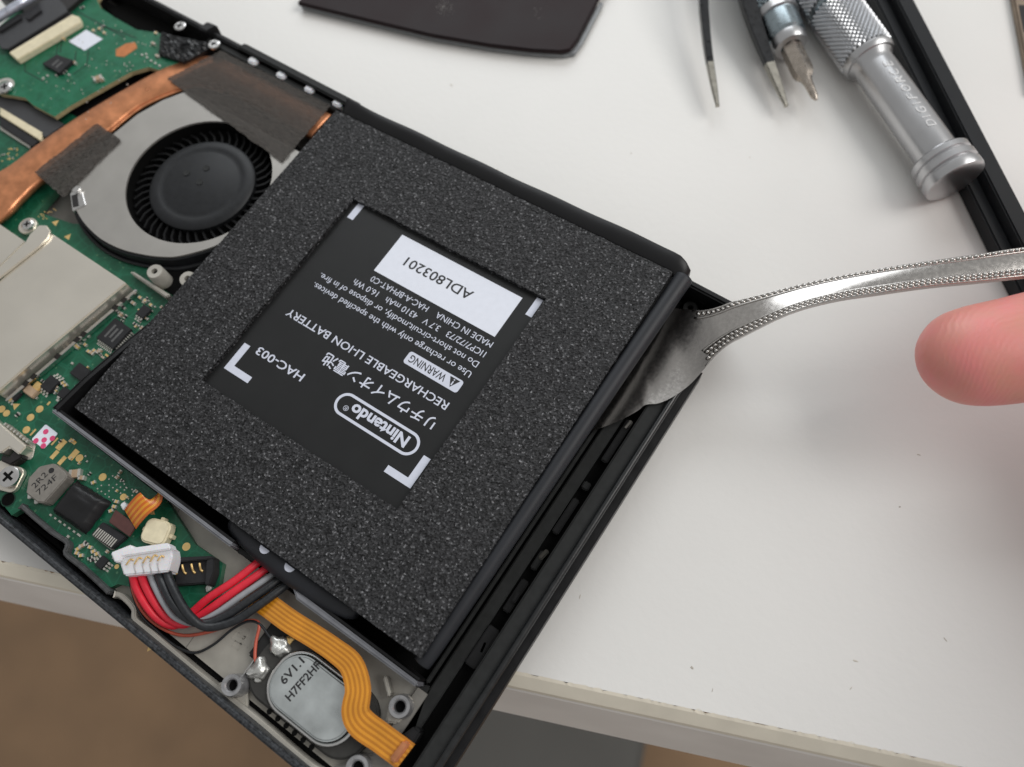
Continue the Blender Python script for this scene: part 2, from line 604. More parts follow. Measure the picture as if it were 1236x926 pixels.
def along_edge(name, prof, m, parent=None, a=-330, b=420, step=1.2, jit=0.0, **k):
    v, f = [], []
    n = len(prof)
    N = int((b - a) / step) if jit else 1
    for i in range(N + 1):
        p = mid + ed * (a + (b - a) * i / N)
        for q, (o_, z) in enumerate(prof):
            jj = rnd.uniform(-jit, jit) * (rnd.random() ** 2) if (jit and q == 0) else 0
            pp = p + en * (o_ + jj)
            v.append((pp.x, pp.y, z))
    for i in range(N):
        for q in range(n - 1):
            f.append((i * n + q, (i + 1) * n + q, (i + 1) * n + q + 1, i * n + q + 1))
    return build(name, v, f, m, parent, **k)


tA = mid + ed * -330
tB = mid + ed * 420
tF = 420
top = structure(prism("table_top", [(tA.x, tA.y), (tB.x, tB.y), (tB.x - en.x * tF, tB.y - en.y * tF), (tA.x - en.x * tF, tA.y - en.y * tF)], -2.0, 0.0, M['table']))
top['label'] = "white laminate table top with a chipped cream front edge"
along_edge("edge_band", [(0.0, 0.03), (0.5, -0.15), (2.3, -1.7), (2.6, -2.6), (0.1, -2.6)], M['edge'], top, jit=0.35, step=0.6)
along_edge("edge_face", [(2.4, -2.7), (2.9, -3.5), (6.9, -26), (6.4, -30), (0, -30)], M['edge2'], top)

fl = structure(boxm("floor", -1600, 1800, -1600, 1200, -712, -702, M['floor']))
gb = thing("storage_box", "dark grey plastic box on the floor below the table edge", "box", (200, 0, -702))
# body and lid of the box
bx = [(120, -170), (278, -60), (205, 160), (30, 60)]
prism("box_body", bx, -702, -470, M['greybox'], gb, bevel=6)
prism("box_lid", [(118, -174), (281, -61), (206, 164), (26, 61)], -469, -455, M['greybox'], gb, bevel=4)

# crumbs and scuffs on the table
sp_pts = [(159.48, 140.65, 0.00), (176.60, 153.63, 0.00), (115.97, 110.21, 0.00), (82.08, 116.37, 0.00), (93.96, 124.07, 0.00), (194.43, 87.26, 0.00), (213.98, 98.52, 0.00), (203.48, 58.56, 0.00), (220.41, 56.88, 0.00), (221.79, 57.81, 0.00), (219.23, 60.98, 0.00), (228.00, 74.47, 0.00), (229.61, 71.87, 0.00), (188.81, 50.36, 0.00), (202.66, 44.61, 0.00),
          (193.09, 58.03, 0.00), (215.00, 88.07, 0.00), (196.55, 115.03, 0.00), (137.91, 128.73, 0.00), (136.68, 126.71, 0.00), (179.04, 181.95, 0.00), (181.74, 193.66, 0.00), (198.34, 45.73, 0.00), (199.90, 42.90, 0.00), (177.49, 45.23, 0.00), (199.54, 55.46, 0.00)]
v, f = [], []
for (x, y, z) in sp_pts[::2]:
    for q in range(1):
        cx, cy = x + rnd.uniform(-.5, .5) * q, y + rnd.uniform(-.5, .5) * q
        L, W, a = rnd.uniform(.15, .6), rnd.uniform(.07, .2), rnd.uniform(0, 3)
        b0 = len(v)
        for i in range(6):
            t = i * math.pi / 3
            lx, ly = L * math.cos(t) * rnd.uniform(.6, 1.1), W * math.sin(t) * rnd.uniform(.6, 1.2)
            v.append((cx + lx * math.cos(a) - ly * math.sin(a), cy + lx * math.sin(a) + ly * math.cos(a), 0.01))
        v.append((cx, cy, rnd.uniform(.03, .1)))
        f += [(b0 + i, b0 + (i + 1) % 6, b0 + 6) for i in range(6)]
dst = build("table_crumbs", v, f, M['dust'])
dst['kind'] = 'stuff'
dst['label'] = "tiny grey crumbs and scuffs scattered over the white table"
dst['category'] = "crumbs"

# ------------------------------------------------------------------ the opened console
con = thing("game_console", "opened black handheld console with its green circuit board and fan bare", "console", (86, 51, 0))
ZF = 4.5                      # bare metal plate
ZB = 6.0                      # top of the main board

boxm("front_panel", 0.6, 173.2, 0.6, 101.8, 0.0, 1.6, M['blk'], con, bevel=0.4)
# mid frame, with the battery bay left open
mf = boxm("metal_frame", 2.5, 83.2, 4.0, 100.0, 1.6, ZF - 0.6, M['mgdark'], con)
boxm("plate", 83.3, 112.0, 4.0, 18.8, 1.6, ZF, M['mg'], mf)
boxm("plate", 112.05, 164.0, 2.5, 18.8, 1.6, ZF, M['mg'], mf)
boxm("plate", 2.6, 83.2, 4.1, 19.0, ZF - 0.6, ZF, M['mg'], mf)
boxm("plate", 164.1, 166, 4.0, 19.0, 1.6, 5.5, M['mgdark'], mf)

# --- near wall: outer shell, black groove, inner ridge with its jogs
sh = prism("shell_wall", [(0, 0), (174, 0), (174, 1.1), (0, 1.1)], 1.6, 9.0, M['shell'], con, bevel=0.35, seg=3)
boxm("groove_floor", 1, 172, 1.15, 2.4, 1.6, 4.0, M['deep'], con)
ridge = [(89.74, 3.86, 7.50), (97.34, 3.71, 7.50), (101.25, 3.94, 7.50), (102.37, 2.52, 7.50), (106.06, 2.49, 7.50), (111.09, 2.28, 7.50), (113.45, 2.09, 7.50), (113.85, 2.28, 7.00), (114.98, 2.71, 7.00), (118.01, 2.43, 6.50), (119.56, 1.27, 6.50), (123.33, 1.32, 6.50), (126.42, 1.24, 6.50), (134.26, 1.12, 6.50), (146.19, 1.39, 6.50), (157.55, 1.24, 6.50), (163, 2.4, 6)]


def strip(name, pts, w, z0, z1, m, parent, **k):
    P = [Vector((p[0], p[1])) for p in pts]
    L, R = [], []
    for i, p in enumerate(P):
        t = (P[min(i + 1, len(P) - 1)] - P[max(i - 1, 0)]).normalized()
        nrm = Vector((-t.y, t.x))
        L.append(p + nrm * w / 2)
        R.append(p - nrm * w / 2)
    v, f = [], []
    for a, b in zip(L, R):
        v += [(a.x, a.y, z0), (b.x, b.y, z0), (b.x, b.y, z1), (a.x, a.y, z1)]
    for i in range(len(P) - 1):
        for q in range(4):
            f.append((i * 4 + q, i * 4 + (q + 1) % 4, i * 4 + 4 + (q + 1) % 4, i * 4 + 4 + q))
    n = len(P) - 1
    f += [(0, 1, 2, 3), (n * 4, n * 4 + 1, n * 4 + 2, n * 4 + 3)]
    return build(name, v, f, m, parent, **k)


def smooth2(pts, n=4):
    return [(p.x, p.y) for p in spline([(q[0], q[1], 0) for q in pts], n)]


strip("inner_ridge", smooth2(ridge[:7]), 0.75, 3.0, 7.5, M['ridge'], con, bevel=0.2)
strip("inner_ridge", smooth2(ridge[7:]), 0.8, 2.0, 6.5, M['mg'], con, bevel=0.2)
prism("button_recess", [(62, 2.0), (84, 2.2), (88.99, 1.87, 6.00), (97.53, 2.68, 6.00), (100.42, 1.56, 6.00), (104, 2.4), (104, 1.8), (62, 1.8)], 2.0, 4.2, M['deep'], con)

# --- far wall with a row of white posts and vent slots
boxm("far_wall", 0, 173.8, 100.9, 102.2, 1.6, 10.6, M['blk'], con, bevel=0.35)
prism("far_ledge", [(46, 99.2), (84, 99.2), (84, 100.85), (46, 100.85)], 6.5, 9.6, M['blkmatte'], con, bevel=0.25)
for i, c in enumerate(((59.63, 100.38), (67.60, 100.55), (75.38, 100.71), (82.98, 100.86))):
    prism("white_post", rrect((c[0], c[1] - 0.1), 2.3, 1.7, 0.7), 7.5, 10.3, M['nylon'], con, bevel=0.3)
prism("wall_tab", [(44.0, 100.2), (46.5, 100.3), (47.5, 103.0), (44.5, 102.8)], 8.0, 11.6, M['blk'], con, bevel=0.3)
prism("wall_tab", [(54.5, 100.9), (88, 100.9), (88, 102.7), (55.5, 102.7)], 8.2, 11.0, M['blkmatte'], con, bevel=0.3)

# --- right side: bay wall, matte strip, slot, rail
boxm("bay_wall", 164.4, 165.1, 20.2, 100.8, 1.6, 4.6, M['blkmatte'], con, bevel=0.2)
boxm("matte_strip", 165.7, 167.9, 12.2, 96.0, 1.6, 4.9, M['blkmatte'], con, bevel=0.2)
prism("matte_strip", [(163.9, 11.8), (167.9, 11.8), (167.9, 12.15), (165.7, 20.0), (165.1, 20.15), (163.9, 18.9)], 1.6, 4.9, M['blkmatte'], con, bevel=0.2)
boxm("slot_floor", 167.95, 170.2, 4, 100.8, 1.6, 3.6, M['deep'], con)
for (a, b, z) in ((26, 33, 5.2), (36, 42, 4.6), (44, 47.5, 4.9), (51, 58, 4.8), (60, 61.5, 5.0), (66, 75, 5.0), (79, 82, 4.9)):
    w0 = rnd.uniform(168.0, 168.7)
    boxm("latch_rib", w0, rnd.uniform(169.3, 170.1), a, b, 3.6, z, M['blk'] if b - a > 4 else M['blkmatte'], con, bevel=0.2)
for (y, m_) in ((29.5, 'mgdark'), (38.8, 'blk'), (47.0, 'latchtan'), (74.0, 'mgdark')):
    prism("latch_clip", rrect((169.2, y), 0.8, 2.0, 0.35, ang=rnd.uniform(-12, 12)), 3.8, 5.2, M[m_], con, bevel=0.2)
boxm("side_strip", 170.3, 173.3, 1.9, 100.8, 1.6, 7.2, M['blkmatte'], con, bevel=0.3)
tube("rim_bead", [(173.5, 2, 7.6), (173.5, 50, 7.6), (173.5, 100.5, 7.6)], 0.62, M['rimgloss'], con, seg=14, n=3)
boxm("side_rail", 173.3, 175.3, -1.5, 90.0, 1.0, 5.4, M['blk'], con, bevel=0.35)
# far right corner with its screw posts
boxm("corner_floor", 165.2, 173.2, 96.1, 100.85, 1.6, 4.4, M['deep'], con)
boxm("corner_wall", 173.0, 173.9, 96.0, 100.9, 1.6, 10.4, M['blk'], con, bevel=0.25)
for c, r, z, mm in (((168.71, 102.25), 1.55, 7.4, 'blk'), ((165.11, 102.24), 1.3, 7.6, 'mg'), ((167.25, 99.32), 1.3, 6.5, 'blkmatte')):
    b = ring("screw_post", c, r * 0.42, r, 3.0, z, M[mm], con)
    disc("post_bore", c, r * 0.43, 3.0, z - 1.2, M['deep'], b)
prism("corner_web", [(166.2, 98.5), (167.0, 98.5), (168.1, 95.8), (167.3, 95.8)], 4.4, 7.0, M['blkmatte'], con, bevel=0.2)

# --- battery bay (a black plastic tray)
bay = boxm("battery_bay", 84.6, 164.3, 20.2, 100.8, 1.65, 1.9, M['deep'], con)
build("bay_side", [(x, y, z) for x in (83.3, 84.4) for (y, z) in ((20.0, 1.6), (20.0, 10.5), (27, 10.0), (38, 8.0), (48, 5.5), (100.7, 5.0), (100.7, 1.6))],
      [(0, 1, 2, 3, 4, 5, 6), (13, 12, 11, 10, 9, 8, 7)] + [(i, (i + 1) % 7, 7 + (i + 1) % 7, 7 + i) for i in range(7)], M['blk'], bay, bevel=0.15)
boxm("bay_side", 83.3, 126.8, 19.2, 19.95, 1.6, 10.6, M['liphighlight'], bay, bevel=0.3)
boxm("bay_side", 83.5, 126.5, 20.0, 20.4, 1.9, 10.2, M['blk'], bay)
prism("bay_side", [(126.8, 18.9), (131.5, 19.4), (131.5, 20.1), (126.8, 20.0)], 1.6, 7.6, M['blkmatte'], bay, bevel=0.2)
prism("bay_side", [(139.0, 20.2), (141.0, 18.9), (164.6, 19.2), (164.6, 19.95), (141.0, 20.0)], 1.6, 10.2, M['liphighlight'], bay, bevel=0.3)
boxm("bay_side", 139.5, 164.3, 20.1, 20.5, 1.9, 9.8, M['blk'], bay)

# --- main board, lower part
brd = prism("circuit_board", [(2.6, 19.05), (2.6, 5.2), (60, 6.2), (88.48, 1.54, 6.00), (89.06, 2.97, 6.00), (89.36, 3.87, 6.00), (96.23, 3.87, 6.00), (100.54, 4.16, 6.00), (101.90, 2.70, 6.00), (105.41, 2.69, 6.00), (110.50, 2.47, 6.00), (112.28, 2.68, 6.00), (112.83, 3.69, 6.00), (114.78, 4.50, 6.00), (119.05, 4.14, 6.00), (123.14, 4.66, 6.00), (126.33, 6.47, 6.00), (127.64, 9.87, 6.00), (127.88, 12.24, 6.00), (125.45, 16.13, 6.00), (119.34, 15.89, 6.00), (119.0, 15.9), (110, 18.6), (83.2, 18.8), (83.2, 62), (76, 64), (62, 55), (52.6, 50), (44, 48), (42, 64), (36, 70), (2.6, 70)], 4.55, ZB, [M['pcb'], M['pcbrim']], con, mi='side')

# --- upper board (raised)
ub = prism("circuit_board", [(16.13, 64.58, 9.00), (21.92, 66.72, 9.00), (25.14, 66.25, 9.00), (31.73, 66.54, 9.00), (32.52, 70.44, 9.00), (37.18, 84.30, 9.00), (39.6, 87.4), (44.5, 88.5), (45.0, 92.5), (40.18, 93.04, 9.00), (36.72, 95.81, 9.00), (34.51, 95.94, 9.00), (29.30, 94.01, 9.00), (22.50, 94.09, 9.00), (17.15, 94.51, 9.00), (14.35, 95.87, 9.00), (13.5, 99.8), (-0.0, 99.8), (0.5, 64)], 8.0, 9.0, [M['pcb2'], M['pcbedge']], con, mi='side', label="raised bright green circuit board with a cream ribbon socket")

# --- big black opening by the far edge
prism("dark_opening", [(13.30, 96.70, 7.00), (20.02, 101.86, 7.00), (34.22, 100.31, 7.00), (32.79, 97.41, 7.00), (27.66, 95.55, 7.00), (19.53, 95.51, 7.00)], 5.4, 6.2, M['deep'], con)
boxm("support_block", 3, 45, 66, 99, 3.9, 5.3, M['blk'], con)

# crumpled black foil with two screws
v, f = [], []
A, B, C_, D = [Vector((35.73, 95.91, 9.60)), Vector((49.25, 99.67, 9.60)), Vector((46.31, 92.09, 9.60)), Vector((39.78, 90.96, 9.60))]
N = 16
for i in range(N + 1):
    for j in range(N + 1):
        a, b = i / N, j / N
        p = (A * (1 - a) + B * a) * (1 - b) + (D * (1 - a) + C_ * a) * b
        v.append((p.x + rnd.uniform(-.15, .15), p.y + rnd.uniform(-.15, .15), 9.7 + rnd.uniform(0, 0.9) * (1 if 0 < i < N and 0 < j < N else 0.2)))
for i in range(N):
    for j in range(N):
        q = i * (N + 1) + j
        f.append((q, q + 1, q + N + 2, q + N + 1))
build("foil_tape", v, f, M['crumple'], con, kind=None)
prism("foil_bed", [(A.x, A.y), (B.x, B.y), (C_.x, C_.y), (D.x, D.y)], 5.0, 9.6, M['blk'], con)


def screw(c, z, r, parent, m='bright', cross=True):
    s = lathe("screw", [(0, z - 0.6), (r, z - 0.6), (r, z - 0.15), (r * 0.8, z), (0, z)], M[m], parent, base=(c[0], c[1], 0), seg=20)
    if cross:
        a = rnd.uniform(0, 90)
        for da in (0, 90):
            prism("cross_slot", rect(c, r * 1.15, r * 0.28, a + da), z + 0.005, z + 0.012 + da * 0.00005, M['deep'], s)
    return s


screw((38.95, 99.13), 10.7, 1.3, con)
screw((49.36, 99.08), 10.7, 1.3, con)

# --- parts on the upper board
cn = prism("ribbon_socket", [(10.48, 73.33, 10.00), (13.85, 72.81, 10.00), (18.04, 88.13, 10.00), (16.54, 89.30, 10.00), (14.44, 88.94, 10.00)], 9.0, 10.4, M['cream'], ub, bevel=0.15)
prism("ribbon_socket_bar", [(9.02, 73.88, 10.00), (11.17, 73.46, 10.00), (15.31, 89.16, 10.00), (12.98, 89.27, 10.00)], 9.0, 10.1, M['chipdark'], ub, bevel=0.1)
rb = prism("ribbon_cable", [(2.57, 75.71, 11.00), (8.36, 73.13, 11.00), (9.75, 73.83, 10.40), (13.20, 88.87, 10.40), (11.60, 89.81, 11.00), (6.00, 91.16, 12.00)], 10.2, 10.6, M['ffc'], con, bevel=0.08)
prism("ribbon_stiffener", [(3.34, 76.20, 11.20), (4.95, 76.28, 11.20), (6.19, 81.66, 11.20), (4.32, 82.32, 11.20)], 10.65, 11.2, M['chip'], rb, bevel=0.1)
prism("ribbon_stiffener", [(6.48, 82.41, 11.20), (7.94, 82.11, 11.20), (8.30, 85.83, 11.20), (5.69, 86.67, 11.20)], 10.65, 11.1, M['chip'], rb, bevel=0.1)
tube("shield_edge", [(1.63, 74.47, 12.00), (2.56, 79.08, 12.00), (4.51, 87.90, 12.00)], 1.0, M['ffcblue'], con, seg=12, n=2)
boxm("shield_edge_bed", -6, 12, 84, 99, 5.4, 10.1, M['chipdark'], con)
prism("chip", [(18.85, 75.24, 10.00), (19.78, 78.87, 10.00), (24.36, 79.63, 10.00), (24.47, 75.28, 10.00)], 9.0, 9.9, M['chip'], ub, bevel=0.1)
for q in range(2):
    prism("chip_mark", rect(((22.02, 76.97)[0] - 0.6 + q * 1.2, (22.02, 76.97)[1]), 0.5, 1.9, 0), 9.905, 9.92, M['chiptext'], ub)
prism("code_sticker", [(18.28, 83.33, 9.10), (19.18, 87.90, 9.10), (24.59, 87.92, 9.10), (23.50, 83.28, 9.10)], 9.02, 9.1, M['sticker'], ub)
prism("copper_patch", [(29.48, 87.25, 9.00), (30.21, 89.66, 9.00), (31.67, 91.10, 9.00), (33.41, 90.15, 9.00), (32.73, 86.64, 9.00), (30.91, 85.84, 9.00)], 9.01, 9.06, M['copperpad'], ub)
screw((16.64, 66.22), 9.9, 1.5, ub)
ring("screw_pad", (15.29, 66.53), 1.4, 2.3, 9.0, 9.05, M['tin'], ub)
for (a, b) in (((16.35, 81.73), (18.64, 79.10)), ((16.64, 82.47), (19.10, 79.94)), ((21.89, 82.17), (24.13, 79.56)), ((24.02, 84.00), (26.96, 80.69)), ((26.96, 80.69), (26.33, 76.98)), ((14.19, 73.63), (16.06, 71.95)), ((16.06, 71.95), (21.89, 72.13)), ((12.05, 90.91), (28.43, 90.90)), ((20.62, 90.63), (31.11, 92.20))):
    d = (Vector(b) - Vector(a))
    c = (Vector(a) + Vector(b)) / 2
    prism("trace", rect(c, d.length, 0.28, math.degrees(math.atan2(d.y, d.x))), 9.005, 9.03, M['trace'], ub)

SMD = {}


def smd(kind, c, z, ang, parent, kx=1.0, ky=1.0):
    """small two-ended part: coloured body, bright ends; mesh data shared between alike pieces"""
    def maker():
        L, W, H, mb = {'res': (0.9, 0.45, 0.35, 'chip'), 'cap': (1.0, 0.55, 0.5, 'ceramic'), 'pad': (0.75, 0.4, 0.05, 'gold'), 'big': (1.9, 1.2, 0.8, 'ceramic'), 'tin': (0.5, 0.4, 0.25, 'tin'), 'gcap': (0.8, 0.5, 0.4, 'gold')}[kind]
        me = bpy.data.meshes.new(kind)
        v, f, mi = [], [], []
        secs = [(-L / 2, -L / 4, 1), (-L / 4, L / 4, 0), (L / 4, L / 2, 1)] if kind in ('res', 'cap', 'big', 'gcap') else [(-L / 2, L / 2, 0)]
        for (a, b, k_) in secs:
            e = 0.03 if k_ else 0
            q = len(v)
            for zz in (0, H + e):
                v += [(a, -W / 2 - e, zz), (b, -W / 2 - e, zz), (b, W / 2 + e, zz), (a, W / 2 + e, zz)]
            f += [(q, q + 3, q + 2, q + 1), (q + 4, q + 5, q + 6, q + 7)] + [(q + i, q + (i + 1) % 4, q + 4 + (i + 1) % 4, q + 4 + i) for i in range(4)]
            mi += [k_] * 6
        me.from_pydata([tuple(x * S for x in p) for p in v], [], f)
        me.polygons.foreach_set("material_index", mi)
        me.materials.append(M[mb])
        me.materials.append(M['tin'])
        return me
    me = shared(SMD, kind, maker)
    nm = {'res': 'resistor', 'cap': 'capacitor', 'pad': 'solder_pad', 'big': 'capacitor', 'tin': 'solder_joint', 'gcap': 'capacitor'}[kind]
    o = bpy.data.objects.new(nm, me)
    sc.collection.objects.link(o)
    o.parent = parent
    off = OFF.get(root_of(parent), Vector((0, 0, 0)))
    o.location = ((c[0] - off[0]) * S, (c[1] - off[1]) * S, (z + 0.004 - off[2]) * S)
    o.rotation_euler = (0, 0, math.radians(ang))
    o.scale = (kx, ky, 1)
    return o


for (k_, c, a) in (('tin', (21.51, 72.72), 0), ('tin', (21.78, 73.71), 0), ('res', (23.56, 75.05), 90), ('res', (24.49, 76.44), 90), ('tin', (25.85, 76.43), 0), ('cap', (24.47, 79.48), 0), ('cap', (33.59, 79.14), 60), ('big', (32.77, 78.92), 60), ('cap', (36.00, 92.82), 0), ('tin', (35.98, 89.14), 0), ('tin', (37.49, 89.20), 0), ('tin', (38.99, 88.98), 0), ('tin', (40.32, 88.94), 0), ('tin', (41.64, 88.90), 0), ('tin', (36.63, 89.80), 0), ('cap', (39.43, 90.63), 0), ('res', (22.03, 90.59), 90), ('gcap', (21.11, 88.59), 0), ('gcap', (21.91, 89.65), 0), ('gcap', (23.85, 89.34), 0), ('gcap', (16.93, 83.22), 90), ('gcap', (17.27, 88.07), 0), ('gcap', (34.19, 95.46), 0), ('cap', (8.12, 90.11), 60), ('cap', (9.21, 92.25), 0), ('res', (13.37, 92.29), 60)):
    smd(k_, c, 9.0, a, ub)
for i in range(60):
    c = (rnd.uniform(18, 40), rnd.uniform(68, 93))
    smd('tin', c, 8.93, rnd.choice((0, 90)), ub, 0.5, 0.5)

# --- left lower board with its sockets (under the raised board)
prism("ribbon_cable", [(15.31, 65.18, 7.50), (19.51, 66.35, 7.50), (33.37, 66.72, 7.50), (32.44, 61.98, 7.50), (18.48, 61.68, 7.50), (13.05, 61.10, 7.50)], 6.6, 7.5, M['ffc'], con, bevel=0.1)
cs = prism("ribbon_socket", [(17.06, 62.44, 7.50), (30.94, 62.63, 7.50), (32.17, 60.79, 7.50), (18.88, 60.85, 7.50)], 6.05, 7.6, M['cream'], brd, bevel=0.12)
prism("ribbon_socket_bar", [(18.41, 60.82, 7.00), (31.42, 60.56, 7.00), (31.51, 58.81, 7.00), (20.57, 58.94, 7.00)], 6.05, 7.2, M['chip'], brd, bevel=0.12)
prism("ribbon_socket_lip", [(20.06, 59.03, 6.60), (30.21, 58.92, 6.60), (30.56, 58.36, 6.60), (20.77, 58.41, 6.60)], 6.05, 6.6, M['tin'], brd)
for i in range(22):
    c = Vector((27.18, 52.76)).lerp(Vector((27.78, 56.98)), rnd.random())
    smd('pad' if i % 3 else 'tin', (c[0] + rnd.uniform(-1.5, 1.5), c[1] + rnd.uniform(-1.5, 1.5)), ZB, rnd.choice((0, 90)), brd, 0.6, 0.5)
for (px) in ((38.76, 43.33), (39.19, 44.55), (39.33, 45.12), (39.61, 46.02), (39.70, 43.19), (39.42, 42.30)):
    smd('tin', px, ZB, rnd.choice((0, 90)), brd)
for i in range(14):
    c = (46.03, 48.79)
    smd('pad', (c[0] + rnd.uniform(-1.2, 1.2), c[1] + rnd.uniform(-1.6, 1.6)), ZB, 0, brd, 0.5, 0.4)


def tri(c, s, ang, parent):
    a = math.radians(ang)
    return prism("gold_mark", [(c[0] + s * math.cos(a + t), c[1] + s * math.sin(a + t)) for t in (0, 2.1, 4.2)], ZB + 0.004, ZB + 0.03, M['gold'], parent)


for c, a in (((49.24, 48.17), 200), ((54.05, 47.17), 90), ((74.04, 42.46), 90), ((73.29, 15.96), 60), ((124.64, -0.36), 30), ((109.00, 15.72), 0)):
    tri(c, 0.85, a, brd)

# --- heat pipe: flat copper bar bending along the fan, then along the far wall
up_e = [(26.0, 38.0), (32.23, 50.56, 9.00), (33.60, 58.15, 9.00), (35.02, 65.67, 9.00), (37.98, 76.39, 9.00), (42.01, 87.74, 9.00), (44.8, 92.4), (49, 97.0), (56, 98.2), (70, 98.4), (83, 98.4)]
lo_e = [(37.6, 34.0), (41.43, 42.53, 9.00), (41.39, 48.18, 9.00), (41.51, 53.80, 9.00), (44.31, 69.76, 9.00), (45.49, 79.06, 9.00), (49.8, 87.2), (53.0, 90.0), (58, 91.2), (70, 91.5), (83, 91.5)]
E1 = spline([(p[0], p[1], 0) for p in up_e], 6)
E2 = spline([(p[0], p[1], 0) for p in lo_e], 6)
v, f = [], []
for a, b in zip(E1, E2):
    for t, z in ((0.0, 7.5), (0.0, 8.75), (0.05, 9.05), (0.5, 9.12), (0.88, 9.05), (0.97, 8.8), (1.0, 8.2), (1.0, 7.5)):
        p = a.lerp(b, t)
        v.append((p.x, p.y, z))
n = 8
for i in range(len(E1) - 1):
    for q in range(n):
        f.append((i * n + q, i * n + (q + 1) % n, (i + 1) * n + (q + 1) % n, (i + 1) * n + q))
hp = build("heat_pipe", v, f, M['copper'], con, smooth=True)
# dark gap and copper lip between pipe and fan
lip = spline([(p[0] + 0.25, p[1] - 0.25, 8.5) for p in lo_e[4:9]], 5)
tube("pipe_lip", [(p.x, p.y, 8.3) for p in lip], 0.35, M['copper'], hp, n=1, seg=8)

# --- fan
FC = (70.7, 70.8)
arc = []
for a, r in ((-30, 16.6), (-41, 16.9), (-60, 17.9), (-72, 18.5), (-83, 19.2), (-95, 20.4), (-107, 21.8), (-117, 23.0), (-126, 24.2), (-135, 25.4), (-143, 26.4)):
    arc.append((FC[0] + r * math.cos(math.radians(a)), FC[1] + r * math.sin(math.radians(a))))
arc = [(p[0], p[1]) for p in spline([(q[0], q[1], 0) for q in arc], 4)]
fan = prism("fan", [(84.0, 62), (84.0, 90)] + [(52, 90), (45.5, 80), (45.2, 64), (46.8, 54.5)] + [(FC[0] + (p[0] - FC[0]) * 1.05, FC[1] + (p[1] - FC[1]) * 1.05) for p in arc[::-1]], 4.0, 5.0, M['blk'], con)
outer = arc + [(46.5, 58.0), (46.4, 66.2), (46.8, 70.0), (47.5, 76.4), (49.5, 82.0), (52.5, 87.0), (84.5, 87.0), (86.3, 80.0), (86.3, 64.5)]
cov = outer_hole_plate("fan_cover", outer, FC, 15.0, 9.0, 9.45, M['steel'], fan, seg=64)
# side wall under the cover
wall = [Vector((FC[0] + (p[0] - FC[0]) * 1.0, FC[1] + (p[1] - FC[1]) * 1.0)) for p in arc]
strip("fan_wall", [(p.x, p.y) for p in wall], 0.9, 5.0, 8.95, M['fanhub'], fan, smooth=False)
tube("fan_bead", [(FC[0] + (p[0] - FC[0]) * 1.045, FC[1] + (p[1] - FC[1]) * 1.045, 6.4) for p in arc], 0.45, M['fanhub'], fan, n=1, seg=8)
disc("fan_well", FC, 14.9, 5.0, 6.2, M['deep'], fan, seg=48)
ring("well_wall", FC, 14.95, 15.3, 5.0, 8.98, M['deep'], fan, seg=48)
hub = lathe("fan_hub", [(0, 5.4), (10.6, 5.4), (10.9, 7.9), (10.5, 8.3), (8.6, 8.45), (8.1, 8.25), (7.6, 8.45), (0, 8.5)], M['fanhub'], fan, base=(FC[0], FC[1], 0), seg=56, sharp=0.9)
for (px) in ((66.40, 71.01), (69.11, 74.13), (70.36, 70.79)):
    lathe("hub_dot", [(0, 8.4), (0.75, 8.4), (0.7, 8.62), (0.35, 8.6), (0, 8.56)], M['blkmatte'], hub, base=(px[0], px[1], 0), seg=14)
NB = 45
for i in range(NB):
    a = 2 * math.pi * i / NB
    p0 = (FC[0] + 10.95 * math.cos(a), FC[1] + 10.95 * math.sin(a))
    p1 = (FC[0] + 12.8 * math.cos(a + 0.05), FC[1] + 12.8 * math.sin(a + 0.05))
    p2 = (FC[0] + 14.3 * math.cos(a + 0.14), FC[1] + 14.3 * math.sin(a + 0.14))
    strip("blade", [p0, p1, p2], 0.42, 6.2, 7.3, M['blade'], fan)
# spring clip on the fan's rim
clip = prism("fan_clip", [(50.08, 54.34, 10.00), (51.85, 56.15, 10.00), (55.30, 54.03, 10.00), (54.00, 51.36, 10.00)], 6.0, 9.7, M['bright'], fan, bevel=0.2)
prism("clip_slot", [(51.07, 53.94, 9.80), (51.81, 54.87, 9.80), (54.21, 53.06, 9.80), (53.49, 52.14, 9.80)], 9.71, 9.78, M['chipdark'], clip)
prism("clip_pin", rrect((51.26, 55.55), 1.5, 1.5, 0.4), 9.46, 10.3, M['bright'], clip, bevel=0.2)

# --- mesh tape over pipe and fan
def tape_sheet(name, pts, z, parent, n=14, humps=0.1):
    A, B, C2, D = [Vector((p[0], p[1], 0)) for p in pts]
    v, f = [], []
    for lay in (0, 1):
        for i in range(n + 1):
            for j in range(n + 1):
                a, b = i / n, j / n
                p = (A * (1 - a) + B * a) * (1 - b) + (D * (1 - a) + C2 * a) * b
                e = (i in (0, n) or j in (0, n))
                v.append((p.x + (rnd.uniform(-.14, .14) if e else 0), p.y + (rnd.uniform(-.14, .14) if e else 0), z + rnd.uniform(0, humps) + (0.0 if lay == 0 else -0.2)))
    m_ = (n + 1) * (n + 1)
    for i in range(n):
        for j in range(n):
            q = i * (n + 1) + j
            f.append((q, q + 1, q + n + 2, q + n + 1))
            f.append((m_ + q + n + 1, m_ + q + n + 2, m_ + q + 1, m_ + q))
    for i in range(n):
        for (p, q) in ((i, i + 1), (n * (n + 1) + i, n * (n + 1) + i + 1), (i * (n + 1), (i + 1) * (n + 1)), (i * (n + 1) + n, (i + 1) * (n + 1) + n)):
            f.append((p, q, m_ + q, m_ + p))
    return build(name, v, f, M['tape'], parent)


tape_sheet("mesh_tape", [(46.50, 86.79), (51.11, 98.85), (81.88, 99.64), (82.68, 82.94)], 9.75, con, n=40)
tape_sheet("mesh_tape", [(40.09, 53.91), (42.03, 69.87), (49.72, 69.46), (49.90, 52.74)], 9.7, con, n=26, humps=0.3)

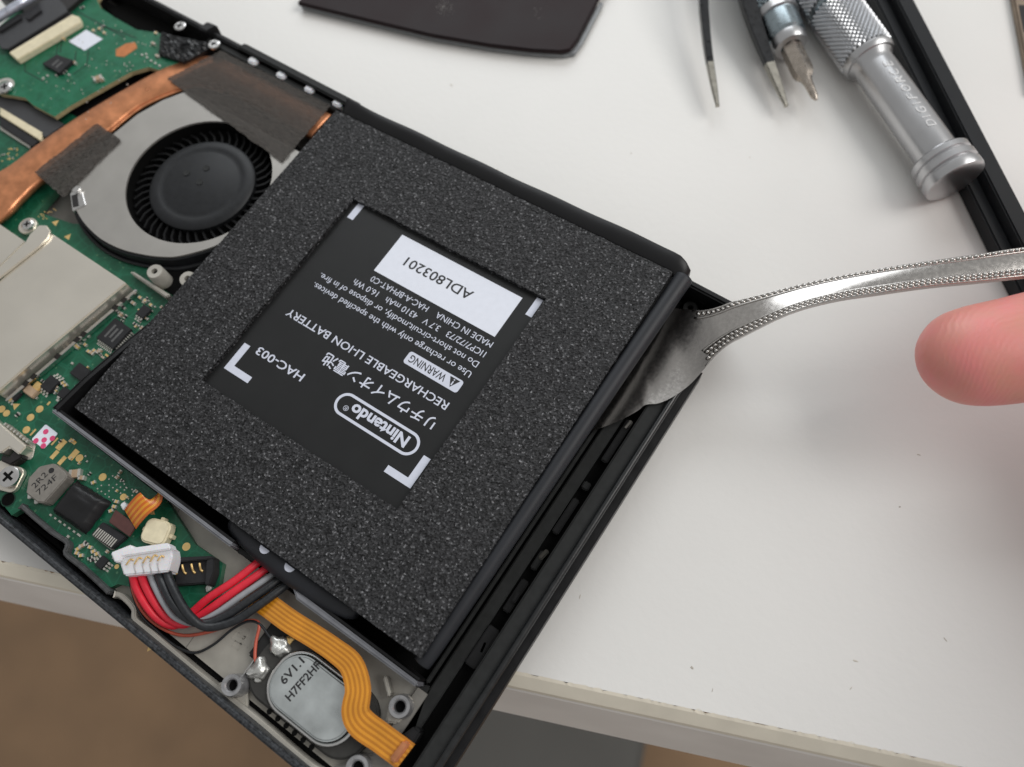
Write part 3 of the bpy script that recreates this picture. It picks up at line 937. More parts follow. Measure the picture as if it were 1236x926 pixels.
# --- big tin shield with its arm
shd = prism("shield_plate", [(53.2, 45.5), (75.2, 45.5), (72.2, 24.6), (71.2, 16.0), (53.2, 16.0)], 6.1, 9.4, M['shield'], con, bevel=0.25)
prism("shield_rim", [(75.75, 45.8), (76.4, 45.8), (72.3, 16.0), (71.65, 16.0)], 6.1, 7.3, M['bright'], shd, bevel=0.1)
for t in (0.10, 0.17, 0.42, 0.47, 0.62, 0.80, 0.86):
    c = Vector((76.1, 45.8)).lerp(Vector((72.0, 16.0)), t)
    prism("rim_notch", rect(c, 1.0, 1.1, 7), 7.31, 7.36, M['chipdark'], shd)
boxm("shield_base", 40, 49.6, 20, 41.4, 6.1, 8.2, M['shield'], con, bevel=0.2)
armp = [(51.01, 30.74, 9.90), (51.52, 34.54, 9.90), (51.55, 41.01, 9.90)] + [(50.93, 42.88, 9.90), (50.89, 45.36, 9.90), (52.20, 46.18, 9.90), (53.97, 45.68, 9.90), (54.71, 44.33, 9.90), (54.73, 42.10, 9.90), (53.41, 32.90, 9.90), (53.04, 29.00, 9.90)]
prism("shield_arm", armp, 9.45, 9.95, M['shield'], con, bevel=0.12)
wsh = disc("washer", (45.68, 44.44), 1.9, 6.05, 7.0, M['shield'], con, seg=24, bevel=0.15)
screw((46.07, 44.52), 7.7, 1.2, con)

# --- posts near the fan
b = lathe("standoff", [(0.6, 9.2), (0.6, 10.2), (1.45, 10.2), (1.6, 9.9), (1.75, 5.5), (2.6, 5.0), (2.8, 4.2)], M['mg'], con, base=(*(78.70, 50.23), 0), seg=24)
disc("post_bore", (78.70, 50.23), 0.62, 9.0, 9.3, M['deep'], b)
b = lathe("standoff", [(0.6, 9.2), (0.6, 10.0), (1.5, 10.0), (1.6, 9.7), (1.7, 5.5)], M['mg'], con, base=(*(85.12, 52.55), 0), seg=24)
prism("bracket_bar", [(72.64, 47.83, 8.00), (73.06, 48.32, 8.00), (83.29, 48.49, 8.00), (82.84, 47.58, 8.00)], 6.0, 8.0, M['mg'], con, bevel=0.2)
boxm("cable_trough", 76.5, 83.2, 49.0, 57.0, 6.0, 6.3, M['deep'], con)

# --- chips on the board right of the shield
def qfp(c, w, h, z, ang, parent, mark, npin, ht=0.9, side=(0, 1, 2, 3)):
    o = prism("chip", rect(c, w, h, ang), ZB + 0.1, ZB + ht, M['chip'], parent, bevel=0.12)
    v, f = [], []
    a = math.radians(ang)
    for s_ in side:
        L = w if s_ % 2 == 0 else h
        D = h / 2 if s_ % 2 == 0 else w / 2
        for i in range(npin):
            t = (i + 0.5) / npin * L * 0.86 - L * 0.43
            pw = L * 0.86 / npin * 0.3
            aa = a + s_ * math.pi / 2
            ca, sa = math.cos(aa), math.sin(aa)
            q = len(v)
            for (d, z_) in ((D - 0.05, ZB + 0.45), (D + 0.35, ZB + 0.4), (D + 0.5, ZB + 0.05), (D + 0.9, ZB + 0.05)):
                for e in (-pw, pw):
                    lx, ly = t + e, -d
                    v.append((c[0] + lx * ca - ly * sa, c[1] + lx * sa + ly * ca, z_))
            for k_ in range(3):
                f.append((q + 2 * k_, q + 2 * k_ + 1, q + 2 * k_ + 3, q + 2 * k_ + 2))
    pn = build("pins", v, f, M['tin'], parent, kind='stuff')
    if mark:
        for q in (-1, 0, 1):
            prism("chip_mark", rect((c[0] + q * 0.95, c[1]), 0.45, h * (0.6 if q else 0.45), ang), ZB + ht + 0.005, ZB + ht + 0.02, M['chiptext'], parent)
    return o


qfp((78.87, 36.67), 4.6, 5.0, ZB, 0, brd, True, 9, side=(0, 1))
qfp((80.22, 43.17), 2.2, 2.4, ZB, 0, brd, None, 3, 0.7, side=(0,))
qfp((79.00, 27.47), 3.3, 2.6, ZB, 0, brd, None, 3, 0.6, side=(1,))
qfp((76.05, 22.60), 2.6, 2.8, ZB, 0, brd, None, 3, 0.8, side=(0, 2))
qfp((79.71, 22.79), 2.4, 2.0, ZB, 0, brd, None, 2, 0.6, side=(0,))
qfp((71.67, 17.42), 2.6, 1.8, ZB, 0, brd, None, 3, 0.7, side=(0, 2))
qfp((108.27, 4.81), 1.7, 1.9, ZB, 0, brd, None, 3, 0.6, side=(1, 3))
prism("oscillator", rect((74.19, 20.96), 1.6, 1.5, 0), ZB, ZB + 0.6, M['gold'], brd, bevel=0.1)
prism("capacitor_block", rect((74.14, 19.56), 2.6, 1.6, 0), ZB, ZB + 1.0, M['ceramic'], brd, bevel=0.15)
for (k_, c, a) in (('res', (75.62, 40.46), 0), ('res', (75.94, 41.73), 0), ('res', (77.66, 40.48), 90), ('cap', (76.70, 40.30), 90), ('cap', (76.96, 43.45), 0), ('gcap', (77.16, 45.08), 0), ('gcap', (78.52, 45.08), 0), ('gcap', (80.16, 45.04), 0), ('res', (81.52, 42.51), 0), ('res', (80.49, 40.38), 0),
                   ('gcap', (74.09, 31.72), 0), ('gcap', (74.25, 32.66), 0), ('gcap', (74.42, 33.59), 0), ('gcap', (74.59, 30.81), 90), ('gcap', (75.44, 31.96), 0), ('gcap', (77.02, 31.33), 0), ('cap', (77.83, 31.43), 0), ('cap', (78.66, 32.38), 90), ('gcap', (77.85, 32.06), 0), ('pad', (80.40, 32.67), 0), ('res', (73.24, 30.56), 90), ('res', (73.34, 29.60), 90), ('gcap', (73.85, 36.79), 90), ('cap', (73.89, 38.09), 90), ('cap', (73.54, 35.76), 90),
                   ('res', (71.26, 27.65), 0), ('res', (72.35, 27.94), 90), ('res', (71.97, 28.72), 90), ('gcap', (77.66, 24.08), 60), ('gcap', (78.44, 23.99), 60), ('res', (77.56, 21.85), 0), ('res', (71.28, 19.19), 90), ('res', (75.37, 19.26), 0), ('res', (74.16, 22.23), 0), ('pad', (78.25, 19.75), 90), ('tin', (76.09, 27.88), 0), ('tin', (75.22, 15.27), 0), ('res', (75.08, 14.99), 90)):
    smd(k_, c, ZB, a, brd)
for c, r in (((77.66, 18.01), 0.70), ((77.45, 15.94), 0.70), ((78.64, 13.85), 0.70), ((71.53, 14.05), 0.70), ((72.96, 14.01), 0.66), ((91.00, 15.53), 0.70), ((97.16, 15.37), 0.70), ((116.19, 12.65), 0.66), ((118.31, 14.72), 0.70), ((102.91, 14.86), 0.6), ((110.63, 5.66), 0.4)):
    disc("test_pad", c, r, ZB + 0.004, ZB + 0.04, M['gold'], brd, seg=18)
for c, w, h in (((86.30, 15.43), 1.1, 2.0), ((89.64, 15.38), 1.1, 2.0), ((86.67, 13.45), 0.8, 1.7), ((88.65, 13.45), 0.8, 1.7), ((87.64, 17.05), 1.5, 0.6), ((84.78, 15.20), 0.35, 1.6), ((80.06, 14.20), 0.35, 1.4)):
    prism("solder_pad", rect(c, w, h, 0), ZB + 0.004, ZB + 0.04, M['gold'], brd)
for (x0, x1, y0, y1, n_) in ((76.8, 82.8, 22, 33, 22), (77.5, 82.5, 38.5, 47, 16), (61, 80, 14.4, 18.6, 14), (98.5, 106, 15.0, 18.2, 10), (84.5, 96, 14.5, 18.5, 8), (106, 112, 5.5, 8.5, 8)):
    for q in range(n_):
        smd(rnd.choice(('res', 'tin', 'gcap', 'cap')), (rnd.uniform(x0, x1), rnd.uniform(y0, y1)), ZB, rnd.choice((0, 90)), brd, rnd.uniform(.45, .8), rnd.uniform(.5, .8))
# pink-dotted sticker
stc = (82.58, 14.85)
pk = prism("dotted_sticker", rrect(stc, 3.3, 3.5, 0.3, 0), ZB + 0.01, ZB + 0.12, M['sticker'], brd)
for c in ((82.06, 15.61), (83.01, 14.34), (81.83, 13.39), (84.07, 15.40), (83.72, 13.49)):
    disc("pink_dot", c, 0.52, ZB + 0.125, ZB + 0.14, M['pink'], pk, seg=14)
# socket shield at the left with its screw
us = prism("port_shield", [(72.5, 7.6), (80.2, 8.6), (80.6, 10.2), (83.1, 10.2), (83.1, 12.1), (72.5, 12.5)], ZB, 8.6, M['shield'], brd, bevel=0.25)
for i in range(8):
    boxm("shield_pin", 76 + i * 0.85, 76.35 + i * 0.85, 12.45, 12.95, ZB, 8.2, M['tin'], us)
prism("port_latch", [(79.92, 8.49, 8.00), (81.42, 8.74, 8.00), (81.25, 10.46, 8.00), (82.89, 10.97, 8.00), (83.45, 9.88, 8.00), (82.74, 7.97, 8.00), (80.62, 7.49, 8.00)], ZB, 8.0, M['chipdark'], brd, bevel=0.2)
prism("port_tab", rrect((82.56, 11.40), 1.5, 3.0, 0.7, 35), ZB, ZB + 0.3, M['tin'], brd, bevel=0.1)
prism("screw_tab", rrect((83.57, 5.98), 4.6, 4.6, 1.2, 20), ZB, 7.0, M['shield'], brd, bevel=0.15)
prism("screw_tab_neck", rect((80.74, 6.11), 4.0, 3.0, 50), ZB, 6.95, M['shield'], brd, bevel=0.15)
screw((84.13, 6.36), 8.1, 1.9, brd)
disc("board_hole", (85.81, 3.13), 1.15, ZB + 0.002, ZB + 0.02, M['deep'], brd, seg=20)
ring("hole_rim", (85.81, 3.13), 1.15, 1.35, ZB, ZB + 0.05, M['trace'], brd)

# power inductor with its marking
ic = (90.75, 9.32)
ind = prism("inductor", [(ic[0] + x, ic[1] + y) for (x, y) in ((-3.0, -1.1), (-1.3, -3.2), (1.6, -3.2), (2.75, -2.6), (2.75, 2.9), (1.7, 3.3), (-1.2, 3.3), (-3.0, 1.4))], ZB, 8.5, M['inductor'], brd, bevel=0.2, seg=3)
line_text("marking", "2R2", M['inkblack'], ind, (90.26, 7.55), (90.33, 10.59), 8.53, 1.1)
line_text("marking", "724F", M['inkblack'], ind, (91.77, 7.14), (92.28, 11.16), 8.53, 1.1)
disc("polarity_dot", (90.26, 11.44), 0.5, 8.51, 8.54, M['inkblack'], ind, seg=14)
for c in ((88.83, 6.05), (90.52, 6.09)):
    prism("inductor_foot", rect(c, 0.8, 1.6, 45), ZB, ZB + 0.7, M['solder'], ind, bevel=0.1)
smd('big', (92.31, 10.05), ZB, 60, brd)
smd('big', (92.90, 13.13), ZB, 40, brd, 1.1, 1.2)
smd('big', (94.47, 13.26), ZB, 30, brd, 0.6, 0.6)

# black tape square over a shield: a crinkled cap
v, f = [], []
A, B, C_, D = [Vector((*p, 0)) for p in ((94.98, 6.29), (94.24, 12.26), (102.03, 12.99), (102.39, 6.75))]
N = 14
for i in range(N + 1):
    for j in range(N + 1):
        a, b = i / N, j / N
        p = (A * (1 - a) + B * a) * (1 - b) + (D * (1 - a) + C_ * a) * b
        e = min(i, j, N - i, N - j)
        z = 8.2 + rnd.uniform(0, 0.14) + 0.35 * math.exp(-((a - .62) ** 2 * 60 + (b - .5) ** 2 * 12)) - (1.7 if e == 0 else 0.25 if e == 1 else 0)
        k_ = 1.05 if e == 0 else 1
        c0 = (A + B + C_ + D) / 4
        p = c0 + (p - c0) * k_
        v.append((p.x + rnd.uniform(-.08, .08), p.y + rnd.uniform(-.08, .08), z))
for i in range(N):
    for j in range(N):
        q = i * (N + 1) + j
        f.append((q, q + 1, q + N + 2, q + N + 1))
build("insulating_tape", v, f, M['wrap'], brd, smooth=True)
for i in range(7):
    c = Vector((94.48, 5.48)).lerp(Vector((101.27, 5.83)), i / 6)
    smd('tin', c, ZB, 0, brd, rnd.uniform(.8, 1.6), 0.8)

# small dotted pad field
for i in range(7):
    for j in range(5):
        if (i * j) % 4 != 3 and rnd.random() < 0.75:
            c = Vector((97.95, 13.38)).lerp(Vector((103.60, 13.57)), i / 6) + (Vector((97.88, 15.48)) - Vector((97.48, 13.43))) * (j / 2.6)
            smd('tin', c, ZB - 0.18, 0, brd, 0.5, 0.55)
for (k_, c, a) in (('gcap', (96.67, 13.80), 60), ('gcap', (102.95, 12.79), 20), ('gcap', (102.68, 13.66), 20), ('gcap', (102.99, 11.94), 60), ('cap', (103.25, 4.93), 60), ('gcap', (104.55, 5.46), 20), ('gcap', (105.55, 5.28), 60), ('gcap', (106.34, 5.30), 60), ('gcap', (103.34, 3.48), 20), ('gcap', (104.25, 3.59), 40), ('gcap', (102.94, 4.06), 70), ('res', (105.89, 4.17), 60), ('res', (109.23, 5.06), 60), ('res', (106.46, 4.22), 60), ('tin', (99.89, 4.58), 0), ('res', (103.42, 5.55), 0)):
    smd(k_, c, ZB, a, brd)

# --- short amber flex with maroon end in its socket
sk = prism("flex_socket", [(103.51, 7.23, 7.00), (103.64, 9.86, 7.00), (109.02, 10.36, 7.00), (108.38, 7.43, 7.00)], ZB, 7.1, M['chip'], brd, bevel=0.15)
for i in range(10):
    t = i / 9
    c = Vector((104.05, 8.09)).lerp(Vector((108.03, 8.36)), t)
    prism("socket_pin", rect(c, 0.22, 1.5, 0), 7.11, 7.25, M['tin'], sk)
prism("socket_bar", [(103.61, 7.13, 7.00), (103.56, 7.77, 7.00), (108.23, 8.16, 7.00), (108.36, 7.25, 7.00)], ZB, 6.9, M['mgdark'], sk, bevel=0.1)
prism("maroon_stiffener", [(104.87, 10.51, 7.60), (104.28, 12.68, 7.60), (109.40, 12.81, 7.60), (109.73, 10.68, 7.60)], 7.2, 7.6, M['maroon'], con, bevel=0.1)


def flex(name, cl, w, m1, m2, parent, lanes=9, n=8, th=0.16, widths=None):
    path = spline(cl, n)
    v, f, mi = [], [], []
    K = lanes + 1
    for i, p in enumerate(path):
        t = (path[min(i + 1, len(path) - 1)] - path[max(i - 1, 0)])
        t.z = 0
        t.normalize()
        nr = Vector((-t.y, t.x, 0))
        ww = w if widths is None else np.interp(i / (len(path) - 1), [q / (len(widths) - 1) for q in range(len(widths))], widths)
        for lay in (0, 1):
            for k_ in range(K):
                q = p + nr * ww * (k_ / lanes - 0.5)
                v.append((q.x, q.y, q.z - th * lay + 0))
    for i in range(len(path) - 1):
        b0, b1 = i * 2 * K, (i + 1) * 2 * K
        for k_ in range(lanes):
            f.append((b0 + k_, b0 + k_ + 1, b1 + k_ + 1, b1 + k_))
            mi.append(1 if k_ % 2 else 0)
            f.append((b0 + K + k_ + 1, b0 + K + k_, b1 + K + k_, b1 + K + k_ + 1))
            mi.append(0)
        f.append((b0, b1, b1 + K, b0 + K))
        f.append((b0 + lanes, b0 + K + lanes, b1 + K + lanes, b1 + lanes))
        mi += [0, 0]
    return build(name, v, f, [m1, m2], parent, mi=mi)


flex("amber_flex", [(107.83, 12.92, 7.80), (108.20, 14.13, 8.60), (108.77, 16.14, 9.40), (109.00, 17.43, 9.00), (108.18, 17.67, 7.00)], 4.2, M['flexred'], M['flexlight'], con, lanes=9)
prism("flex_fold", [(104.20, 13.69, 7.50), (104.39, 14.51, 7.50), (105.51, 14.21, 7.50), (105.42, 13.29, 7.50)], ZB, 7.4, M['nylon'], con, bevel=0.15)

# --- round cream header
rc = (113.19, 13.87)
cr = prism("coax_header", rrect(rc, 4.6, 4.2, 1.3, 20), ZB, 8.2, M['cream'], brd, bevel=0.3, seg=3)
for a in range(0, 360, 45):
    c = (rc[0] + 2.45 * math.cos(math.radians(a + 20)), rc[1] + 2.25 * math.sin(math.radians(a + 20)))
    prism("header_tooth", rect(c, 0.7, 0.7, a + 20), ZB, 7.5, M['cream'], cr, bevel=0.1)

# --- black battery socket with four gold contacts
so = prism("battery_socket", [(118.71, 11.85, 7.50), (123.82, 15.73, 7.50), (125.45, 15.18, 7.50), (126.36, 12.58, 7.50), (122.01, 9.21, 7.50)], ZB, 7.6, M['chip'], brd, bevel=0.2)
prism("socket_rail", [(118.84, 12.38, 8.50), (124.25, 16.29, 8.50), (124.97, 16.12, 8.50), (119.65, 11.95, 8.50)], ZB, 8.6, M['chip'], so, bevel=0.15)
prism("socket_end", [(123.90, 15.25, 8.50), (124.67, 16.24, 8.50), (126.23, 14.55, 8.50), (127.00, 12.52, 8.50), (126.43, 12.14, 8.50)], ZB, 8.5, M['chip'], so, bevel=0.15)
for (a, b) in (((119.74, 11.64, 7.90), (120.59, 10.76, 7.90)), ((120.91, 12.42, 7.90), (121.87, 11.61, 7.90)), ((122.10, 13.37, 7.90), (123.06, 12.55, 7.90)), ((123.17, 14.24, 7.90), (123.92, 13.44, 7.90))):
    tube("contact", [(a[0], a[1], 8.2), ((a[0] + b[0]) / 2, (a[1] + b[1]) / 2, 8.1), (b[0], b[1], 7.7), (b[0] + .4, b[1] + .05, 7.7)], 0.2, M['gold'], so, seg=6, n=3)
prism("socket_foot", [(125.90, 11.65, 6.50), (126.12, 13.24, 6.50), (126.99, 11.89, 6.50), (126.57, 11.13, 6.50)], ZB, 6.6, M['solder'], so, bevel=0.1)

# --- bare metal plate details: lines, embossed marks, bosses
for (a, b) in (((128.90, 2.45, 4.60), (128.80, 4.54, 4.60)), ((128.80, 4.54, 4.60), (131.29, 8.70, 4.60)), ((133.65, 10.59, 4.60), (133.90, 11.54, 4.60))):
    d = Vector(b) - Vector(a)
    c = (Vector(a) + Vector(b)) / 2
    prism("plate_seam", rect(c, d.length, 0.16, math.degrees(math.atan2(d.y, d.x))), ZF + 0.003, ZF + 0.03, M['mgdark'], mf)
for (c, w, h) in (((135.12, 8.48), 1.9, 1.3), ((135.29, 9.52), 1.3, 1.6), ((135.67, 7.46), 1.3, 1.0), ((136.58, 8.69), 1.6, 1.2)):
    o_ = rect(c, w, h, 4)
    for q in range(4):
        strip("embossed_mark", [o_[q], o_[(q + 1) % 4]], 0.14, ZF + 0.002, ZF + 0.05, M['mg'], mf)


def boss(px, z, r, parent=con):
    b = lathe("screw_boss", [(r * .5, z - 1.5), (r * .52, z - 0.25), (r * .66, z), (r * .95, z), (r * 1.0, z - .25), (r * 1.12, ZF)], M['bossmetal'], parent, base=(px[0], px[1], 0), seg=28, sharp=0.7)
    disc("boss_bore", px, r * .53, z - 1.6, z - 1.3, M['deep'], b)
    return b


boss((140.38, 3.28), 8.6, 1.65)
boss((163.82, 15.44), 8.2, 1.7)
boss((163.56, 5.15), 7.5, 1.8)
prism("boss_foot", [(137.15, 1.35, 5.00), (139.35, 4.47, 5.00), (142.11, 3.38, 5.00), (144.13, 1.11, 5.00), (141.68, 0.90, 5.00)], ZF, 5.6, M['mg'], con, bevel=0.3)
prism("boss_foot", [(161.98, 14.62, 6.00), (163.47, 17.34, 6.00), (164.82, 17.25, 6.00), (165.42, 15.81, 6.00), (164.75, 13.11, 6.00), (163.13, 12.29, 6.00)], ZF, 6.6, M['mg'], con, bevel=0.3)
prism("boss_foot", [(160.03, 2.75, 6.00), (163.21, 6.82, 6.00), (165.86, 9.58, 6.00), (167.59, 9.39, 6.00), (167.91, 6.91, 6.00), (161.02, 1.54, 6.00)], ZF, 5.6, M['mgdark'], con, bevel=0.3)
prism("wall_web", [(158.99, 17.21, 6.00), (159.21, 17.79, 6.00), (161.54, 16.03, 6.00), (161.40, 15.37, 6.00)], ZF, 7.2, M['mg'], con, bevel=0.2)

# --- loudspeaker
SC = (151.07, 8.66)
spk = prism("loudspeaker", rrect((151.3, 8.9), 22.5, 10.9, 4.6, 0, seg=10), ZF, 6.4, M['spkframe'], con, bevel=0.35)
boxm("speaker_tab", 138.6, 144.0, 7.6, 14.2, ZF + 0.05, 6.15, M['blkmatte'], spk, bevel=0.3)
pl = prism("magnet_plate", [(p[0], p[1]) for p in rrect((151.9, 8.9), 14.6, 8.6, 3.8, 0, seg=10)], 6.4, 7.9, M['zinc'], spk, bevel=0.3, seg=3)
lp = rrect((151.9, 8.9), 15.5, 9.5, 4.2, 0, seg=10)
tube("magnet_rim", [(p[0], p[1], 6.75) for p in lp] + [(lp[0][0], lp[0][1], 6.75)], 0.32, M['bright'], spk, n=1, seg=8)
for i in range(6):
    c = Vector((147.21, 3.35)).lerp(Vector((155.88, 3.23)), i / 5)
    disc("vent_hole", c, 0.45, 6.405, 6.43, M['deep'], spk, seg=12)
line_text("plate_print", "6V1.1", M['inkblack'], spk, (147.07, 7.81), (147.58, 12.22), 7.93, 1.3, bold=0.02)
line_text("plate_print", "H7FF2HF", M['inkblack'], spk, (149.37, 6.51), (150.14, 13.21), 7.93, 1.3, bold=0.02)
blob("solder_blob", (142.32, 11.44, 6.60), 1.6, M['solder'], spk, sq=(1.1, 0.9, 0.6), seed=3)
blob("solder_blob", (142.96, 13.25, 6.40), 0.7, M['gold'], spk, sq=(1, 1, 0.6), seed=9)
blob("solder_blob", (141.87, 7.12, 6.60), 1.6, M['solder'], spk, sq=(0.95, 1.1, 0.6), seed=5)
blob("solder_blob", (142.51, 6.09, 6.40), 0.7, M['solder'], spk, sq=(1, 1, 0.6), seed=8)
prism("tab_edge", [(139.81, 4.31, 5.60), (140.01, 4.88, 5.60), (140.18, 13.60, 5.60), (139.76, 13.48, 5.60)], ZF, 5.7, M['bright'], con, bevel=0.1)

# --- long amber flex cable over the speaker
fx = flex("amber_flex_cable", [(131.87, 14.84, 6.40), (136.61, 15.38, 7.60), (141.81, 15.60, 8.40), (146.56, 16.04, 8.70), (150.69, 16.28, 9.00), (154.26, 16.05, 9.20), (157.20, 14.04, 9.30), (158.73, 11.44, 9.10), (160.54, 10.46, 8.80), (164.04, 10.50, 8.40), (167.51, 10.54, 8.00), (168.66, 10.48, 7.40)], 4.2, M['flex'], M['flexlight'], con, lanes=11, n=6, widths=[3.6, 3.6, 3.6, 3.5, 3.5, 3.8, 4.0, 4.3, 4.4, 4.2, 4.2, 4.2], th=0.09)
prism("flex_end", [(166.93, 8.96, 8.30), (167.22, 12.25, 8.30), (168.31, 12.45, 8.30), (168.14, 8.99, 8.30)], 7.0, 8.75, M['copper'], con, bevel=0.25)
prism("flex_clamp", [(166.42, 12.38, 8.00), (167.26, 14.58, 8.00), (168.63, 14.42, 8.00), (168.68, 12.28, 8.00)], 3, 7.6, M['blk'], con, bevel=0.3)
# thin speaker wires
tube("speaker_wire", [(114.32, 6.83, 7.50), (116.50, 4.74, 7.60), (120.03, 3.08, 7.00), (123.72, 2.71, 6.00), (127.53, 3.76, 5.60), (130.79, 6.56, 5.50), (133.72, 10.19, 5.80), (136.11, 12.17, 6.50), (137.56, 12.17, 6.90), (138.73, 9.93, 6.70), (140.25, 7.96, 6.60), (141.84, 7.38, 7.00)], 0.27, M['wirerust'], con, seg=8, label="thin rust red speaker wire")
tube("speaker_wire", [(113.86, 6.61, 7.10), (115.66, 4.89, 7.20), (119.92, 2.45, 6.50), (123.64, 1.92, 5.60), (127.61, 1.85, 5.20), (130.89, 2.84, 5.10), (132.71, 5.56, 5.30), (133.84, 9.04, 5.80), (135.56, 11.63, 6.60), (137.63, 12.36, 7.00), (139.97, 11.81, 6.80), (141.76, 11.49, 7.00)], 0.22, M['wireblk'], con, seg=8, label="thin black speaker wire")

# ------------------------------------------------------------------ the battery (pried up on its right side)
bat = thing("battery", "square black battery with foam pad and printed label, lifted out of its bay", "battery", (86.3, 22.1, 10.2), rot=(math.radians(1.13), math.radians(-2.6), math.radians(0.68)))
FW, FH = 77.1, 76.1
WX0, WX1, WY0, WY1 = 16.6, 60.7, 16.0, 60.2
body = prism("battery_body", [(0.2, -0.3), (77.6, 0.0), (79.4, 77.6), (0.0, 77.6)], -7.0, -1.05, M['wrap'], bat, bevel=1.2, seg=4)
# rolled right edge of the wrap, and the folded flap at the far side
tube("rolled_edge", [(77.2, -0.6, -2.5), (77.5, 4, -2.0), (78.0, 25, -1.7), (78.4, 50, -1.6), (78.9, 70, -1.4), (79.1, 76.6, -1.3)], lambda t: 1.35 + 0.35 * t, M['wrapblue'], bat, seg=18, n=8)
v, f = [], []
N = 60
for i in range(N + 1):
    t = i / N
    x = 1.2 + t * 78.3
    wob = 0.07 * math.sin(t * 9) + 0.05 * math.sin(t * 31 + 1)
    hump = 0.55 * math.exp(-((t - 0.0) / 0.05) ** 2)
    yo = 79.0 + wob * 0.8 + (0.4 * t)
    for (y, z) in ((75.9, -0.9), (76.4, -0.15), (77.6 + wob, 0.35 + wob), (yo - .3, 0.75 + wob + hump), (yo, 0.6 + wob + hump), (yo + 0.05, -0.4), (yo - .2, -4.8), (75.9, -4.8)):
        k_ = max(0.0, (t - 0.955) / 0.045)
        v.append((x, y - 1.2 * k_ * k_, z - 1.3 * k_ * k_ if z > -1 else z))
n = 8
for i in range(N):
    for q in range(n):
        f.append((i * n + q, i * n + (q + 1) % n, (i + 1) * n + (q + 1) % n, (i + 1) * n + q))
f += [tuple(range(n)), tuple(range(N * n, N * n + n))]
build("folded_flap", v, f, M['wrap'], bat, smooth=True)
# bulging terminal fold at the near side, where the wires leave
v, f = [], []
N, K = 24, 12
for i in range(N + 1):
    t = i / N
    x = 37 + t * 27
    e = math.sin(math.pi * min(1, max(0, t))) ** 0.5
    for k_ in range(K):
        a = 2 * math.pi * k_ / K
        v.append((x, -0.2 - 0.6 * e + (1.2 + 1.2 * e) * math.cos(a), -3.6 + (1.5 + 0.9 * e) * math.sin(a)))
for i in range(N):
    for k_ in range(K):
        f.append((i * K + k_, i * K + (k_ + 1) % K, (i + 1) * K + (k_ + 1) % K, (i + 1) * K + k_))
f += [tuple(range(K)), tuple(range(N * K, N * K + K))]
fold = build("terminal_fold", v, f, M['wrapblue'], bat, smooth=True)
for x in (45.6, 51.0):
    prism("print_dot", [(x + 0.95 * math.cos(t), -0.35 + 0.95 * math.sin(t)) for t in [math.pi + i * math.pi / 10 for i in range(11)]], -1.27, -1.18, M['print'], fold)
# foam pad: grainy surface with a square window
step = 0.26
nx, ny = int(FW / step), int(FH / step)
gx = np.linspace(0, FW, nx + 1)
gy = np.linspace(0, FH, ny + 1)
wi0, wi1 = int(round(WX0 / step)), int(round(WX1 / step))
wj0, wj1 = int(round(WY0 / step)), int(round(WY1 / step))
X, Y = np.meshgrid(gx, gy, indexing='ij')
Z = nrg.normal(0, 0.028, X.shape) - np.abs(nrg.normal(0, 0.03, X.shape))
low = nrg.normal(0, 1, (nx // 6 + 2, ny // 6 + 2))
Z += 0.02 * np.kron(low, np.ones((6, 6)))[:nx + 1, :ny + 1]
jx = nrg.uniform(-0.09, 0.09, X.shape)
jy = nrg.uniform(-0.09, 0.09, X.shape)
jx[[0, -1], :] *= 0.6
jy[:, [0, -1]] *= 0.6
Xj, Yj = X + jx, Y + jy
verts = np.stack([Xj, Yj, Z], -1).reshape(-1, 3)
idx = np.arange((nx + 1) * (ny + 1)).reshape(nx + 1, ny + 1)
inside = np.zeros((nx, ny), bool)
inside[wi0:wi1, wj0:wj1] = True
I, J = np.where(~inside)
quads = np.stack([idx[I, J], idx[I + 1, J], idx[I + 1, J + 1], idx[I, J + 1]], -1)
vl = verts.tolist()
fl_ = quads.tolist()


def skirt(loop, zb=-1.06):
    b0 = len(vl)
    for q in loop:
        p = vl[q]
        vl.append([p[0] + rnd.uniform(-.05, .05), p[1] + rnd.uniform(-.05, .05), zb])
    m_ = len(loop)
    for i in range(m_):
        fl_.append([loop[i], loop[(i + 1) % m_], b0 + (i + 1) % m_, b0 + i])


skirt([int(idx[i, 0]) for i in range(nx)] + [int(idx[nx, j]) for j in range(ny)] + [int(idx[i, ny]) for i in range(nx, 0, -1)] + [int(idx[0, j]) for j in range(ny, 0, -1)])
skirt([int(idx[wi0, j]) for j in range(wj0, wj1)] + [int(idx[i, wj1]) for i in range(wi0, wi1)] + [int(idx[wi1, j]) for j in range(wj1, wj0, -1)] + [int(idx[i, wj0]) for i in range(wi1, wi0, -1)])
foam = build("foam_pad", vl, fl_, M['foam'], bat, label="grainy charcoal foam pad with a square window")
# printed label seen through the window
lab = boxm("label", 8, 70, 8, 70, -1.04, -0.98, M['label'], bat, label="black printed label with white lettering")
LZ = -0.965


def T(s, xs, yc, cap, xe=None, bold=0.0, m='print', shear=0.0, name="lettering"):
    """a line of lettering whose left end is at xs (it reads towards -x), centred on yc"""
    return text(name, s, M[m], lab, Matrix.Translation((xs, yc - cap / 2, LZ)) @ Matrix.Rotation(math.pi, 4, 'Z') @ Matrix.Translation((0, -cap, 0)), width=(xs - xe) if xe is not None else None, cap=cap, bold=bold, shear=shear)


